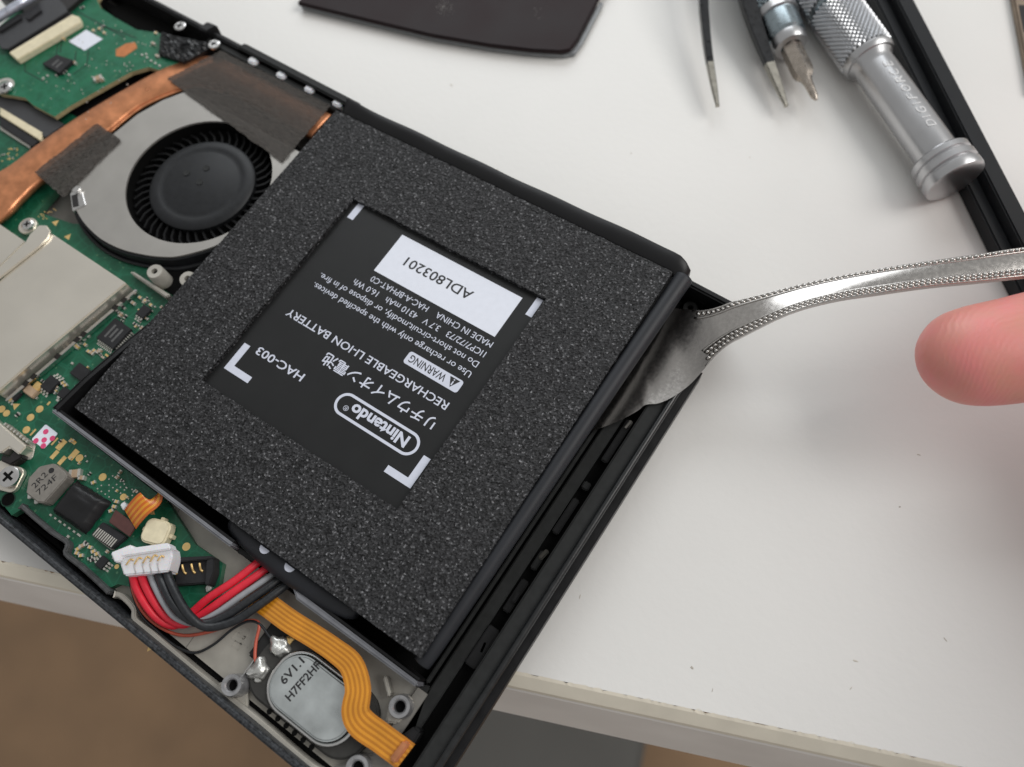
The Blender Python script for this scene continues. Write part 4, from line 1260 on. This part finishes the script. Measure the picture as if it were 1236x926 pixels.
T("リチウムイオン電池", 57.1, 31.2, 1.95, 32.6, bold=0.012)
T("RECHARGEABLE LI-ION BATTERY", 57.1, 34.9, 1.55, 20.8, bold=0.008)
T("HAC-003", 31.9, 26.0, 1.6, 21.0, bold=0.012)
T("Use or recharge only with the specified devices.", 57.2, 41.75, 1.25, 21.4)
T("Do not short-circuit,modify, or dispose of in fire.", 57.2, 43.95, 1.25, 21.2)
T("1ICP7/72/73   3.7 V   4310 mAh   16.0 Wh", 57.2, 46.2, 1.25, 27.7)
T("MADE IN CHINA    HAC-A-BPHAT-C0", 57.2, 48.35, 1.25, 30.2)
# oval maker's mark
T("Nintendo", 55.0, 26.1, 2.15, 42.9, bold=0.035, shear=0.0)
T("®", 42.6, 25.6, 1.0, 41.6)


def stadium_ring(c, w, h, t, z, m, parent, name):
    o = rrect(c, w, h, h / 2 - .001, 0, 10)
    i_ = rrect(c, w - 2 * t, h - 2 * t, h / 2 - t - .001, 0, 10)
    n = len(o)
    v = [(p[0], p[1], z) for p in o] + [(p[0], p[1], z) for p in i_]
    f = [(k_, (k_ + 1) % n, n + (k_ + 1) % n, n + k_) for k_ in range(n)]
    return build(name, v, f, m, parent)


stadium_ring((48.4, 26.15), 17.6, 4.3, 0.5, LZ, M['print'], lab, "oval_border")
prism("warning_badge", rrect((51.2, 38.95), 11.6, 2.5, 0.55, 0), -0.975, LZ - 0.002, M['print'], lab)


def tri_mark(c, s, z, m, name):
    return prism(name, [(c[0] - s, c[1] + s * .8), (c[0] + s, c[1] + s * .8), (c[0], c[1] - s * .9)], z - 0.002, z, m, lab)


tri_mark((55.3, 39.05), 1.05, LZ + 0.004, M['inkblack'], "warning_triangle")
prism("warning_triangle_bar", rect((55.3, 38.9), 0.24, 0.8), LZ + 0.004, LZ + 0.008, M['print'], lab)
prism("warning_triangle_bar", rect((55.3, 39.6), 0.24, 0.22), LZ + 0.004, LZ + 0.008, M['print'], lab)
text("lettering", "WARNING", M['inkblack'], lab, Matrix.Translation((53.8, 38.95 - 0.75, LZ + 0.006)) @ Matrix.Rotation(math.pi, 4, 'Z') @ Matrix.Translation((0, -1.5, 0)), width=7.7, cap=1.5, bold=0.01)
# corner marks
prism("corner_mark", [(18.0, 20.1), (23.8, 20.1), (23.8, 21.4), (19.4, 21.4), (19.4, 25.9), (18.0, 25.9)], -0.975, LZ, M['print'], lab)
prism("corner_mark", [(60.1, 20.1), (54.6, 20.1), (54.6, 21.4), (58.7, 21.4), (58.7, 25.9), (60.1, 25.9)], -0.975, LZ, M['print'], lab)
boxm("corner_mark", 17.7, 19.1, 56.8, 60.5, -0.975, LZ, M['print'], lab)
boxm("corner_mark", 58.9, 60.2, 56.4, 60.3, -0.975, LZ, M['print'], lab)
stk = boxm("serial_sticker", 29.6, 56.7, 49.95, 58.9, -0.975, -0.93, M['sticker'], lab)
text("lettering", "ADL803201", M['inkblack'], lab, Matrix.Translation((48.6, 54.5 - 1.0, -0.915)) @ Matrix.Rotation(math.pi, 4, 'Z') @ Matrix.Translation((0, -2.0, 0)), width=15.0, cap=2.0, bold=0.012)

# wires and plug (they belong to the battery); points below are world measures
bmx = Matrix.Translation((86.3, 22.1, 10.2)) @ Matrix.Rotation(math.radians(0.68), 4, 'Z') @ Matrix.Rotation(math.radians(-2.6), 4, 'Y') @ Matrix.Rotation(math.radians(1.13), 4, 'X')
bmi = bmx.inverted()


def loc(pts):
    return [bmi @ Vector(p) for p in pts]


wires = (("red_wire", 'wirered', [(115.12, 6.84, 8.60), (117.22, 5.65, 8.80), (120.45, 4.42, 8.40), (123.44, 3.76, 7.40), (125.83, 4.37, 6.50), (126.89, 7.05, 6.90), (128.04, 10.84, 7.60), (129.86, 15.13, 8.00), (130.87, 19.26, 7.50), (131.17, 22.54, 6.00)]),
         ("red_wire", 'wirered', [(116.39, 7.64, 8.80), (118.71, 6.61, 9.00), (121.88, 5.49, 8.70), (124.70, 4.86, 7.80), (127.01, 5.29, 6.80), (128.53, 7.81, 7.10), (130.05, 11.37, 7.80), (131.40, 15.05, 8.00), (132.59, 19.13, 7.40), (132.83, 22.33, 6.00)]),
         ("grey_wire", 'wiregrey', [(117.47, 8.64, 9.00), (120.23, 7.54, 9.50), (123.61, 6.37, 9.50), (126.39, 5.84, 9.00), (129.15, 6.87, 8.20), (131.03, 9.96, 8.20), (132.63, 14.26, 8.30), (134.20, 19.22, 7.50), (134.49, 22.12, 6.00)]),
         ("black_wire", 'wireblk', [(118.54, 9.63, 9.20), (121.54, 8.60, 10.20), (124.88, 7.40, 10.40), (127.99, 6.94, 10.00), (130.79, 7.70, 9.20), (132.91, 10.83, 8.80), (134.44, 14.97, 8.50), (135.71, 19.41, 7.60), (135.95, 22.11, 6.00)]),
         ("black_wire", 'wireblk', [(119.60, 10.50, 9.20), (122.48, 9.63, 10.60), (125.61, 8.44, 10.80), (128.75, 7.55, 10.40), (131.67, 7.66, 9.40), (134.39, 10.60, 8.80), (136.00, 14.62, 8.50), (137.20, 19.13, 7.60), (137.41, 22.11, 6.00)]))
for nm, mm, pts in wires:
    tube(nm, loc(pts), {'red_wire': 0.66, 'grey_wire': 0.52, 'black_wire': 0.7}[nm], M[mm], bat, seg=12, n=8)


def hexa(name, top8, m, parent, bevel=0.2):
    """a block from its four top corners and a height, given in world measures"""
    pts, h = top8
    v = [bmi @ Vector(p) for p in pts] + [bmi @ (Vector(p) - Vector((0, 0, h))) for p in pts]
    n = len(pts)
    f = [tuple(range(n)), tuple(range(2 * n - 1, n - 1, -1))] + [(i, n + i, n + (i + 1) % n, (i + 1) % n) for i in range(n)]
    return build(name, v, f, m, parent, bevel=bevel)


plug = hexa("white_plug", ([(112.78, 8.68, 11.60), (119.01, 13.91, 11.60), (120.36, 12.90, 11.60), (121.15, 10.70, 11.00), (115.47, 6.15, 11.00), (114.11, 7.18, 11.60)], 3.4), M['nylon'], bat, 0.25)
hexa("plug_ridge", ([(111.64, 7.79, 12.20), (113.54, 10.64, 12.20), (114.16, 10.41, 12.20), (118.51, 14.24, 12.20), (119.61, 13.69, 12.20), (113.72, 8.38, 12.20), (114.07, 7.66, 12.20), (113.37, 7.04, 12.20)], 2.6), M['nylon'], plug, 0.2)
for a, b in (((114.91, 7.71, 11.60), (114.93, 8.83, 11.60)), ((115.96, 8.56, 11.60), (115.88, 9.77, 11.60)), ((117.00, 9.41, 11.60), (116.93, 10.63, 11.60)), ((117.84, 10.28, 11.60), (117.77, 11.50, 11.60)), ((118.77, 11.06, 11.60), (118.78, 12.01, 11.60))):
    a, b = Vector(a), Vector(b)
    m_ = a.lerp(b, 0.6)
    tube("plug_contact", loc([a + Vector((0, 0, -.08)), m_ + Vector((0, 0, .08)), b + Vector((0, 0, .02)), b + Vector((.5, .1, -.02))]), 0.13, M['gold'], plug, seg=6, n=3)
for a, b in (((115.99, 8.45, 11.50), (117.04, 7.49, 11.10)), ((117.04, 9.30, 11.50), (118.09, 8.34, 11.10)), ((117.98, 10.07, 11.50), (119.11, 9.02, 11.10)), ((118.91, 10.85, 11.50), (120.04, 9.79, 11.10))):
    tube("plug_groove", loc([Vector(a) + Vector((0, 0, -.05)), Vector(b) + Vector((0, 0, -.05))]), 0.1, M['plugshade'], plug, seg=6, n=1)

# ------------------------------------------------------------------ the spoon prying the battery up
sp = thing("spoon", "steel spoon with beaded handle, its bowl wedged under the black battery", "spoon", (174, 91, 0))
axis = Vector((-0.754, -0.657, 0))
pers = Vector((0.657, -0.754, 0))            # near side
N0 = Vector((174.3, 91.0, 0))
stations = []
for (d, pn_, pf_, ze, sag) in ((54, -2, -3.2, 5, 0), (52.5, 1.6, -6.8, 4.9, 0.4), (48, 5.6, -10.8, 4.9, 0.7), (42, 8.6, -13.4, 5, 0.7), (34, 10.4, -14.8, 5.4, 0.7), (28, 10.7, -14.9, 5.8, 0.7), (22, 10.2, -14.4, 6.3, 0.7), (17, 9.2, -13.9, 6.85, 0.7), (13.4, 8, -13.3, 7.35, 0.7), (12, 7.2, -12.9, 7.57, 0.7), (11, 7.15, -12.7, 7.75, 0.7), (9.5, 7.3, -12.2, 8.02, 0.7), (7, 6.7, -11.3, 8.6, 0.7), (4, 5.3, -9.9, 9.5, 0.7), (1.5, 3.5, -8.5, 10.7, 0.6), (-0.8, 1.7, -7.2, 12.2, 0.45), (-3.2, 0.6, -6.5, 14.2, 0.3), (-5.8, 0.15, -6.3, 16, 0.15)):
    c = N0 + axis * d
    stations.append((c + pers * pf_ + Vector((0, 0, ze)), c + pers * pn_ + Vector((0, 0, ze)), sag, 0.9 if d > 2 else 1.5))
for fa, ne, sag in (((182.49, 106.07, 19.40), (182.93, 100.04, 19.40), -0.1), ((187.50, 109.92, 21.20), (187.68, 104.59, 21.20), -0.15), ((192.22, 113.67, 22.30), (193.00, 108.74, 22.30), -0.15), ((197.48, 117.92, 23.00), (199.20, 113.78, 23.00), -0.15), ((203.14, 122.56, 23.50), (204.91, 118.01, 23.50), -0.1), ((208.65, 127.33, 23.80), (210.47, 122.37, 23.80), -0.1), ((218.10, 135.08, 24.00), (219.87, 129.72, 24.00), -0.1), ((230.45, 145.29, 23.60), (232.19, 139.15, 23.60), -0.1), ((244.25, 155.98, 22.80), (246.04, 148.42, 22.80), -0.1), ((257.53, 165.57, 21.60), (259.18, 157.16, 21.60), -0.1), ((262.85, 167.16, 21.20), (263.71, 162.43, 21.20), 0.0)):
    stations.append((Vector(fa), Vector(ne), sag, 1.7))
def resamp(st, n=4):
    Fp = spline([s_[0] for s_ in st], n)
    Np = spline([s_[1] for s_ in st], n)
    q = np.linspace(0, len(st) - 1, len(Fp))
    sg = np.interp(q, range(len(st)), [s_[2] for s_ in st])
    th = np.interp(q, range(len(st)), [s_[3] for s_ in st])
    return list(zip(Fp, Np, sg, th))


ST = resamp(stations)
v, f = [], []
K = 13
for (a, b, sg, th) in ST:
    for k_ in range(K):
        t = k_ / (K - 1)
        p = a.lerp(b, t)
        u = 2 * t - 1
        p = p + Vector((0, 0, -sg * (1 - u * u)))
        v.append(p)
    for k_ in range(K - 1, -1, -1):
        t = k_ / (K - 1)
        p = a.lerp(b, 0.02 + 0.96 * t)
        u = 2 * t - 1
        v.append(p + Vector((0, 0, -sg * (1 - u * u) - th * (0.75 + 0.25 * (1 - u * u)))))
n = 2 * K
for i in range(len(ST) - 1):
    for q in range(n):
        f.append((i * n + q, i * n + (q + 1) % n, (i + 1) * n + (q + 1) % n, (i + 1) * n + q))
f += [tuple(range(n)), tuple(range((len(ST) - 1) * n, len(ST) * n))]
so_ = build("spoon_body", v, f, M['spoon'], sp, smooth=True)
so_.data.set_sharp_from_angle(angle=0.75)

# beaded borders along the handle
hs = ST[15 * 4 - 3:]


def bead_row(frac, rx, ry, pitch, name):
    line = [a.lerp(b, frac) for (a, b, s_, t_) in hs]
    v, f = [], []
    acc = 0.0
    last = line[0]
    bm = bmesh.new()
    bmesh.ops.create_icosphere(bm, subdivisions=1, radius=1)
    bv = [x.co.copy() for x in bm.verts]
    bm.verts.index_update()
    bf = [tuple(x.index for x in y.verts) for y in bm.faces]
    bm.free()
    side = 1
    for i in range(1, len(line)):
        seg_ = line[i] - line[i - 1]
        L = seg_.length
        d = seg_.normalized()
        pos = pitch - acc
        while pos < L:
            p = line[i - 1] + d * pos
            w = d.cross(Vector((0, 0, 1))).normalized()
            dd = (d + w * 0.55).normalized()
            ww = dd.cross(Vector((0, 0, 1))).normalized()
            q0 = len(v)
            for c in bv:
                v.append(p + dd * c.x * rx + ww * c.y * ry + Vector((0, 0, 0.05 + c.z * 0.32)))
            f.extend([tuple(q0 + k_ for k_ in t) for t in bf])
            pos += pitch
        acc = L - (pos - pitch)
    return build(name, v, f, M['spoon'], sp, smooth=True, kind='stuff')


bead_row(0.075, 0.62, 0.32, 0.92, "beaded_border")
bead_row(0.80, 0.55, 0.30, 0.86, "beaded_border")
bead_row(0.91, 0.55, 0.30, 0.86, "beaded_border")
for fr in (0.015, 0.15, 0.73, 0.985):
    tube("border_line", [a.lerp(b, fr) + Vector((0, 0, 0.02 if 0.1 < fr < 0.9 else -.05)) for (a, b, s_, t_) in hs], 0.17, M['spoon'], sp, n=1, seg=8)

# ------------------------------------------------------------------ the hand
hand = thing("person", "bare fingertip of a hand beside the beaded spoon handle", "person", (212, 109, 14))


def closed_tube(pts, rads, seg=20, n=6, flat=(1, 1), xdir=None):
    """a closed limb with round ends; rads are (sideways, up-down) radii"""
    path = spline(pts, n)
    N = len(path)
    R = np.array(rads, float)
    q = np.linspace(0, len(pts) - 1, N)
    # smooth interpolation of the radii
    ra = np.array([[0.0, 0.0]] * N)
    for k_ in range(2):
        ra[:, k_] = [p.x for p in spline([(r_, 0, 0) for r_ in R[:, k_]], n)]
    v, f = [], []
    up = Vector(xdir if xdir else (0, 0, 1))
    for i, p in enumerate(path):
        t = (path[min(i + 1, N - 1)] - path[max(i - 1, 0)]).normalized()
        x = t.cross(up).normalized()
        y = x.cross(t)
        for j in range(seg):
            a = 2 * math.pi * j / seg
            v.append(p + x * math.cos(a) * max(ra[i, 0], .05) + y * math.sin(a) * max(ra[i, 1], .05))
    for i in range(N - 1):
        for j in range(seg):
            f.append((i * seg + j, i * seg + (j + 1) % seg, (i + 1) * seg + (j + 1) % seg, (i + 1) * seg + j))
    f.append(tuple(range(seg))[::-1])
    f.append(tuple(range((N - 1) * seg, N * seg)))
    return v, f


HV, HF = [], []


def addlimb(pts, rads, **k):
    v, f = closed_tube(pts, rads, **k)
    q = len(HV)
    HV.extend(v)
    HF.extend([tuple(i + q for i in t) for t in f])


tip = Vector((203.30, 102.36, 20.00))
a1 = Vector((209.74, 107.49, 20.00))
ax = (a1 - tip).normalized()
sd = Vector((ax.y, -ax.x, 0))
upv = Vector((0, 0, 1))


def fp(d, s_=0.0, z=0.0):
    return tip + ax * d + sd * s_ + upv * z


addlimb([fp(0.0), fp(0.7), fp(2.2), fp(5.0), fp(9.0), fp(14, -0.3), fp(20, -0.9), fp(27, -1.4), fp(35, -1.2, .5), fp(48, 0.5, 4), fp(62, 3, 10), fp(76, 8, 20)],
        [(0.3, 0.3), (3.1, 2.5), (5.3, 4.3), (7.3, 6.0), (8.2, 7.0), (8.5, 7.5), (8.9, 7.8), (9.6, 8.2), (9.8, 8.4), (11.2, 9.4), (13, 11), (14, 12)], seg=28, n=6)
# rest of the hand, beyond the frame: palm, fingers curled on the handle, wrist, forearm
addlimb([fp(60, 2, 14), fp(76, 6, 24), fp(88, 14, 36), fp(96, 30, 50), fp(102, 58, 72), fp(106, 95, 96), fp(112, 150, 128), fp(120, 210, 160)],  # unseen wrist and forearm, bent to cast shade on the table's near right
        [(10, 8), (26, 12), (38, 14), (37, 16), (30, 18), (28, 21), (32, 26), (36, 31)], seg=28, n=5)
for k_, (s0, L) in enumerate(((-24, 42), (-8, 48), (8, 45), (23, 36))):
    b0 = fp(80 - abs(k_ - 1) * 3, s0, 32)
    addlimb([b0 + ax * 18 + upv * 8, b0, b0 - ax * L * .5 - upv * 4, b0 - ax * L * .66 - upv * 14, b0 - ax * L * .42 - upv * 22, b0 - ax * L * .18 - upv * 24, b0 - ax * L * .15 - upv * 24],
            [(8, 8), (9, 9), (8.4, 8.2), (8.0, 7.8), (7.4, 7.2), (5.5, 5.5), (1, 1)], seg=16, n=5, xdir=(sd.x, sd.y, 0.0))
hb = Vector((212, 109, 14))
me = bpy.data.meshes.new("hand_form")
me.from_pydata([tuple((p - hb) * S) for p in HV], [], HF)
ho = bpy.data.objects.new("hand_form", me)
sc.collection.objects.link(ho)
rm = ho.modifiers.new("remesh", 'REMESH')
rm.mode = 'VOXEL'
rm.voxel_size = 0.0007
sm = ho.modifiers.new("smooth", 'SMOOTH')
sm.iterations = 14
sm.factor = 0.5
bpy.context.view_layer.update()
me2 = bpy.data.meshes.new_from_object(ho.evaluated_get(bpy.context.evaluated_depsgraph_get()))
bpy.data.objects.remove(ho)
me2.name = "hand"
hd = link("hand", me2, M['skin'], hand, smooth=True, label="hand with the tip of its thumb in view")
# thumb nail on the far, lower face: only its rim shows
v, f = [], []
for i in range(9):
    for j in range(9):
        u, w = i / 8, j / 8 * 2 - 1
        d = 1.0 + u * 10.0 + 1.2 * w * w * (1 - u)
        r_s = 8.2 * math.sqrt(min(1.0, (d + 0.3) / 9.0)) * 1.0
        r_z = 7.0 * math.sqrt(min(1.0, (d + 0.3) / 9.0)) * 0.98
        an = math.radians(-146 + w * 58)
        v.append(fp(d, r_s * math.cos(an), r_z * math.sin(an)))
for i in range(8):
    for j in range(8):
        q = i * 9 + j
        f.append((q, q + 1, q + 10, q + 9))
nl = build("thumb_nail", v, f, M['nail'], hand, smooth=True)
sol = nl.modifiers.new("thickness", 'SOLIDIFY')
sol.thickness = 0.0004

# ------------------------------------------------------------------ tools on the table
# silver precision screwdriver with knurled grip, lying slantwise
p_end = Vector((196.84, 150.85, 5.50))
p_far = Vector((158.90, 179.46, 5.50))
dv = (p_far - p_end)
dv.z = 0
dv.normalize()
base = Vector((p_end.x, p_end.y, 5.9))
sd1 = thing("precision_screwdriver", "silver precision screwdriver with knurled grip and round swivel cap", "screwdriver", (base.x, base.y, 0))
dv.z = 0.0
lathe("swivel_cap", [(0, 0), (4.9, 0.0), (5.6, 0.35), (5.75, 0.9), (5.75, 2.0), (5.3, 2.3), (5.3, 2.6), (5.75, 2.9), (5.75, 4.1), (5.2, 4.4), (5.2, 4.7), (5.6, 5.0), (5.6, 6.1), (5.2, 6.5), (3.0, 6.5)], M['chrome'], sd1, base=base, axis=dv, seg=48, sharp=0.6)
lathe("handle", [(3.0, 6.4), (3.9, 6.6), (4.05, 8), (4.05, 30.6), (4.0, 32), (4.6, 33), (4.6, 33.1), (2, 33.1)], M['chrome'], sd1, base=base, axis=dv, seg=40, sharp=0.6)


def knurl(name, h0, h1, r, parent, base, axis, m, na=40, pitch=0.62, amp=0.28):
    A = Vector(axis).normalized()
    X = A.orthogonal().normalized()
    Y = A.cross(X)
    v, f = [], []
    nh = int((h1 - h0) / pitch) * 2

    def at(i, j, rr):
        a = 2 * math.pi * j / na
        return base + A * (h0 + (h1 - h0) * i / nh) + (X * math.cos(a) + Y * math.sin(a)) * rr
    for i in range(nh + 1):
        for j in range(na):
            v.append(at(i, j + 0.5 * (i % 2), r))
    for i in range(nh - 1):                      # one raised diamond between every two rows
        for j in range(na):
            l_, r_ = (j - 1, j) if i % 2 == 0 else (j, j + 1)
            q = len(v)
            v.append(at(i + 1, j + 0.5 * (i % 2), r + amp))
            a_, b_, c_, d_ = i * na + j, (i + 1) * na + r_ % na, (i + 2) * na + j, (i + 1) * na + l_ % na
            f += [(a_, b_, q), (b_, c_, q), (c_, d_, q), (d_, a_, q)]
    return build(name, v, f, m, parent)


lathe("grip_shoulder", [(3.9, 32.8), (5.0, 33.1), (5.35, 33.8), (5.35, 34.6), (4.8, 34.8)], M['chrome'], sd1, base=base, axis=dv, seg=40, sharp=0.6)
knurl("knurled_grip", 34.6, 49.0, 5.2, sd1, base, dv, M['knurl'], na=32, pitch=1.15, amp=0.4)
lathe("grip_groove", [(5.0, 48.9), (4.7, 49.3), (4.7, 49.8), (5.0, 50.1)], M['bluesteel'], sd1, base=base, axis=dv, seg=40)
knurl("knurled_grip", 50.0, 78.0, 5.2, sd1, base, dv, M['knurl'], na=32, pitch=1.15, amp=0.4)
lathe("chuck", [(5.2, 78), (4.2, 80), (3.6, 90), (2.2, 93), (2.0, 96), (0, 96)], M['chrome'], sd1, base=base, axis=dv, seg=32)
lathe("driver_bit", [(1.0, 95.9), (1.0, 112), (0.4, 115), (0, 115)], M['bit'], sd1, base=base, axis=dv, seg=16)
# etched lettering wrapped on the handle's side
Axx = Vector(dv).normalized()
for i, ch in enumerate("DIGIFORCE"):
    h = 11.2 + sum(1.25 if q == 'I' else 2.3 for q in "DIGIFORCE"[:i])
    ang0 = math.radians(-6)
    side_ = Vector((Axx.y, -Axx.x, 0)) * math.sin(ang0) + Vector((0, 0, 1)) * math.cos(ang0)     # outward normal
    tv = side_.cross(Axx).normalized()                                                     # letter up
    o3 = base + Axx * h + side_ * 4.09
    mm = Matrix(((Axx.x, tv.x, side_.x, o3.x), (Axx.y, tv.y, side_.y, o3.y), (Axx.z, tv.z, side_.z, o3.z), (0, 0, 0, 1)))
    text("etched_letter", ch, M['engrave'], sd1, mm @ Matrix.Translation((0, -0.85, 0)), cap=1.7, shear=0.25, width=0.5 if ch == "I" else 1.75)

# second driver with a short bit
q_tip = Vector((165.17, 156.96, 4.40))
q_far = Vector((143.95, 177.36, 4.80))
d2 = (q_far - q_tip)
d2.z = 0
d2.normalize()
b2 = Vector((q_tip.x, q_tip.y, 4.6))
sd2 = thing("bit_driver", "bit screwdriver with blue-grey collar and short cross-head bit", "screwdriver", (b2.x, b2.y, 0))
lathe("driver_tip", [(0, 0), (0.35, 0.15), (0.75, 1.2), (0.9, 4.5), (1.2, 6.0)], M['bit'], sd2, base=b2, axis=d2, seg=12)
lathe("bit_shank", [(1.0, 5.8), (1.9, 6.8), (2.25, 8.0), (2.25, 15.2), (2.0, 15.3)], M['bit'], sd2, base=b2, axis=d2, seg=6, sharp=0.3)
lathe("collar", [(2.2, 15.0), (3.4, 15.2), (3.75, 16.0), (3.75, 17.4), (3.5, 17.7)], M['chrome'], sd2, base=b2, axis=d2, seg=36, sharp=0.6)
lathe("collar_sleeve", [(3.5, 17.6), (4.1, 18.2), (4.3, 20.5), (4.3, 23.2), (4.1, 23.4)], M['bluesteel'], sd2, base=b2, axis=d2, seg=36, sharp=0.6)
lathe("collar_ring", [(4.1, 23.3), (4.75, 23.5), (4.75, 25.2), (4.4, 25.5)], M['chrome'], sd2, base=b2, axis=d2, seg=36, sharp=0.6)
knurl("knurled_grip", 25.4, 60.0, 4.3, sd2, b2, d2, M['bluesteel'], na=26, pitch=1.2, amp=0.35)
lathe("end_cap", [(4.3, 60), (4.6, 61), (4.6, 66), (3.8, 67), (0, 67)], M['chrome'], sd2, base=b2, axis=d2, seg=36, sharp=0.6)

# tweezers: two curved black arms
tw = thing("tweezers", "open black tweezers with two curved arms and worn steel points", "tweezers", (150, 155, 0))


def tw_arm(pts, wid):
    path = spline(pts, 6)
    v, f = [], []
    N = len(path)
    for i, p in enumerate(path):
        t = (path[min(i + 1, N - 1)] - path[max(i - 1, 0)]).normalized()
        w = t.cross(Vector((0, 0, 1))).normalized()
        u = w.cross(t)
        k_ = np.interp(i / (N - 1), [0, .12, .4, 1], wid)
        h = np.interp(i / (N - 1), [0, .3, 1], [0.35, 0.9, 1.2])
        for (a, b) in ((-1, -1), (1, -1), (1, 1), (-1, 1)):
            v.append(p + w * a * k_ + u * b * h)
    for i in range(N - 1):
        for q in range(4):
            f.append((i * 4 + q, i * 4 + (q + 1) % 4, i * 4 + 4 + (q + 1) % 4, i * 4 + 4 + q))
    f += [(0, 1, 2, 3), ((N - 1) * 4, (N - 1) * 4 + 1, (N - 1) * 4 + 2, (N - 1) * 4 + 3)]
    cut = N // 4
    mi = [1 if k_ // 4 < cut else 0 for k_ in range((N - 1) * 4)] + [1, 0]
    return build("arm", v, f, [M['tweez'], M['tweeztip']], tw, mi=mi, bevel=0.12)


tw_arm([(148.09, 146.60, 3.00), (144.50, 151.19, 3.60), (140.03, 156.86, 4.60), (135.83, 162.66, 5.80), (132.45, 167.69, 7.00), (126.34, 178.36, 9.50), (118.23, 195.64, 11.50), (108.93, 222.18, 11.00)], [0.3, 0.62, 0.85, 1.2])
tw_arm([(160.30, 153.97, 3.00), (155.98, 158.08, 3.60), (150.52, 163.07, 4.40), (144.96, 168.30, 5.60), (140.57, 172.71, 6.80), (132.33, 181.81, 9.50), (121.82, 197.66, 11.50), (109.34, 223.12, 11.00)], [0.3, 0.75, 1.45, 2.2])
prism("joint", rect((108.57, 224.15), 7, 12, 25), 8, 13, M['tweez'], tw, bevel=0.6)

# black straight bar
bar = thing("black_bar", "long matte black bar lying slantwise behind the silver screwdriver", "bar", (190, 170, 0))
l0, l1, r0, r1 = Vector((165.41, 188.32, 6.00)), Vector((210.27, 141.55, 6.00)), Vector((171.14, 191.67, 6.00)), Vector((214.77, 144.37, 6.00))
du = (l1 - l0).normalized()
l0e, l1e = l0 - du * 60, l1 + du * 14
r0e, r1e = r0 - du * 60, r1 + du * 14
wv = (r0 - l0)
wv = (wv - du * wv.dot(du))
prism("bar_body", [(l0e + wv * 0.46).to_2d(), (l1e + wv * 0.46).to_2d(), (l1e + wv).to_2d(), (l0e + wv).to_2d()], 0.05, 6.0, M['bar'], bar, bevel=0.3)
prism("bar_flange", [(l0e + wv * 0.06).to_2d(), (l1e + wv * 0.06).to_2d(), (l1e + wv * .45).to_2d(), (l0e + wv * .45).to_2d()], 0.05, 3.6, M['bar'], bar, bevel=0.3)

# dark cover panel at the back
pn = thing("cover_panel", "dark brown-black cover panel lying at the back of the table", "panel", (110, 150, 0))
pts = [(48.83, 123.93, 2.40), (66.31, 128.07, 2.40), (82.69, 132.07, 2.40), (95.91, 136.40, 2.40), (104.81, 139.96, 2.40), (110.83, 142.97, 2.40), (112.48, 144.52, 2.40), (112.34, 147.87, 2.40), (109.93, 160.64, 2.40), (104.0, 205.0), (40, 178)]
prism("panel_sheet", [(p[0], p[1]) for p in pts], 1.2, 2.4, M['panel'], pn, bevel=0.35)
lp_ = [(p[0] + 0.4, p[1] + 0.9) for p in pts[:9]]
strip("panel_lip", lp_, 0.9, 0.3, 1.2, M['panelrim'], pn)
v, f = [], []
for i in range(46):
    g = rnd.random()
    c = (80.00, 140.64) if g < .6 else (82.72, 139.21) if g < .8 else (99.44, 150.84)
    c = (c[0] + rnd.gauss(0, 1.3), c[1] + rnd.gauss(0, 1.0))
    r = rnd.uniform(.06, .2)
    q = len(v)
    for k_ in range(6):
        t = k_ * math.pi / 3
        v.append((c[0] + r * math.cos(t) * rnd.uniform(.5, 1.2), c[1] + r * math.sin(t) * rnd.uniform(.5, 1.2), 2.415))
    v.append((c[0], c[1], 2.45))
    f += [(q + k_, q + (k_ + 1) % 6, q + 6) for k_ in range(6)]
build("dust_patch", v, f, M['dustw'], pn, kind='stuff')

# sliver of a wooden tray at the far right
wd = thing("wooden_tray", "brown wooden tray with a dark slot at the far end of the table", "tray", (205, 205, 0))
w0, w1 = Vector((188.89, 208.47, 1.20)), Vector((199.60, 188.27, 1.20))
wd_d = (w1 - w0).normalized()
wn = Vector((-wd_d.y, wd_d.x, 0))
if wn.x < 0:
    wn = -wn
a, b = w0 - wd_d * 45, w1 + wd_d * 4
prism("tray_side", [a.to_2d(), b.to_2d(), (b + wn * 3).to_2d(), (a + wn * 3).to_2d()], 0.05, 1.6, M['wood'], wd, bevel=0.4)
prism("tray_floor", [(a + wn * 3.1).to_2d(), (b + wn * 3.1).to_2d(), (b + wn * 60).to_2d(), (a + wn * 60).to_2d()], 0.05, 1.2, M['wood'], wd, bevel=0.3)
prism("tray_slot", [(w0 + wd_d * 2 + wn * .8).to_2d(), (w0 + wd_d * 10 + wn * .8).to_2d(), (w0 + wd_d * 10 + wn * 2.2).to_2d(), (w0 + wd_d * 2 + wn * 2.2).to_2d()], 1.605, 1.65, M['chipdark'], wd)
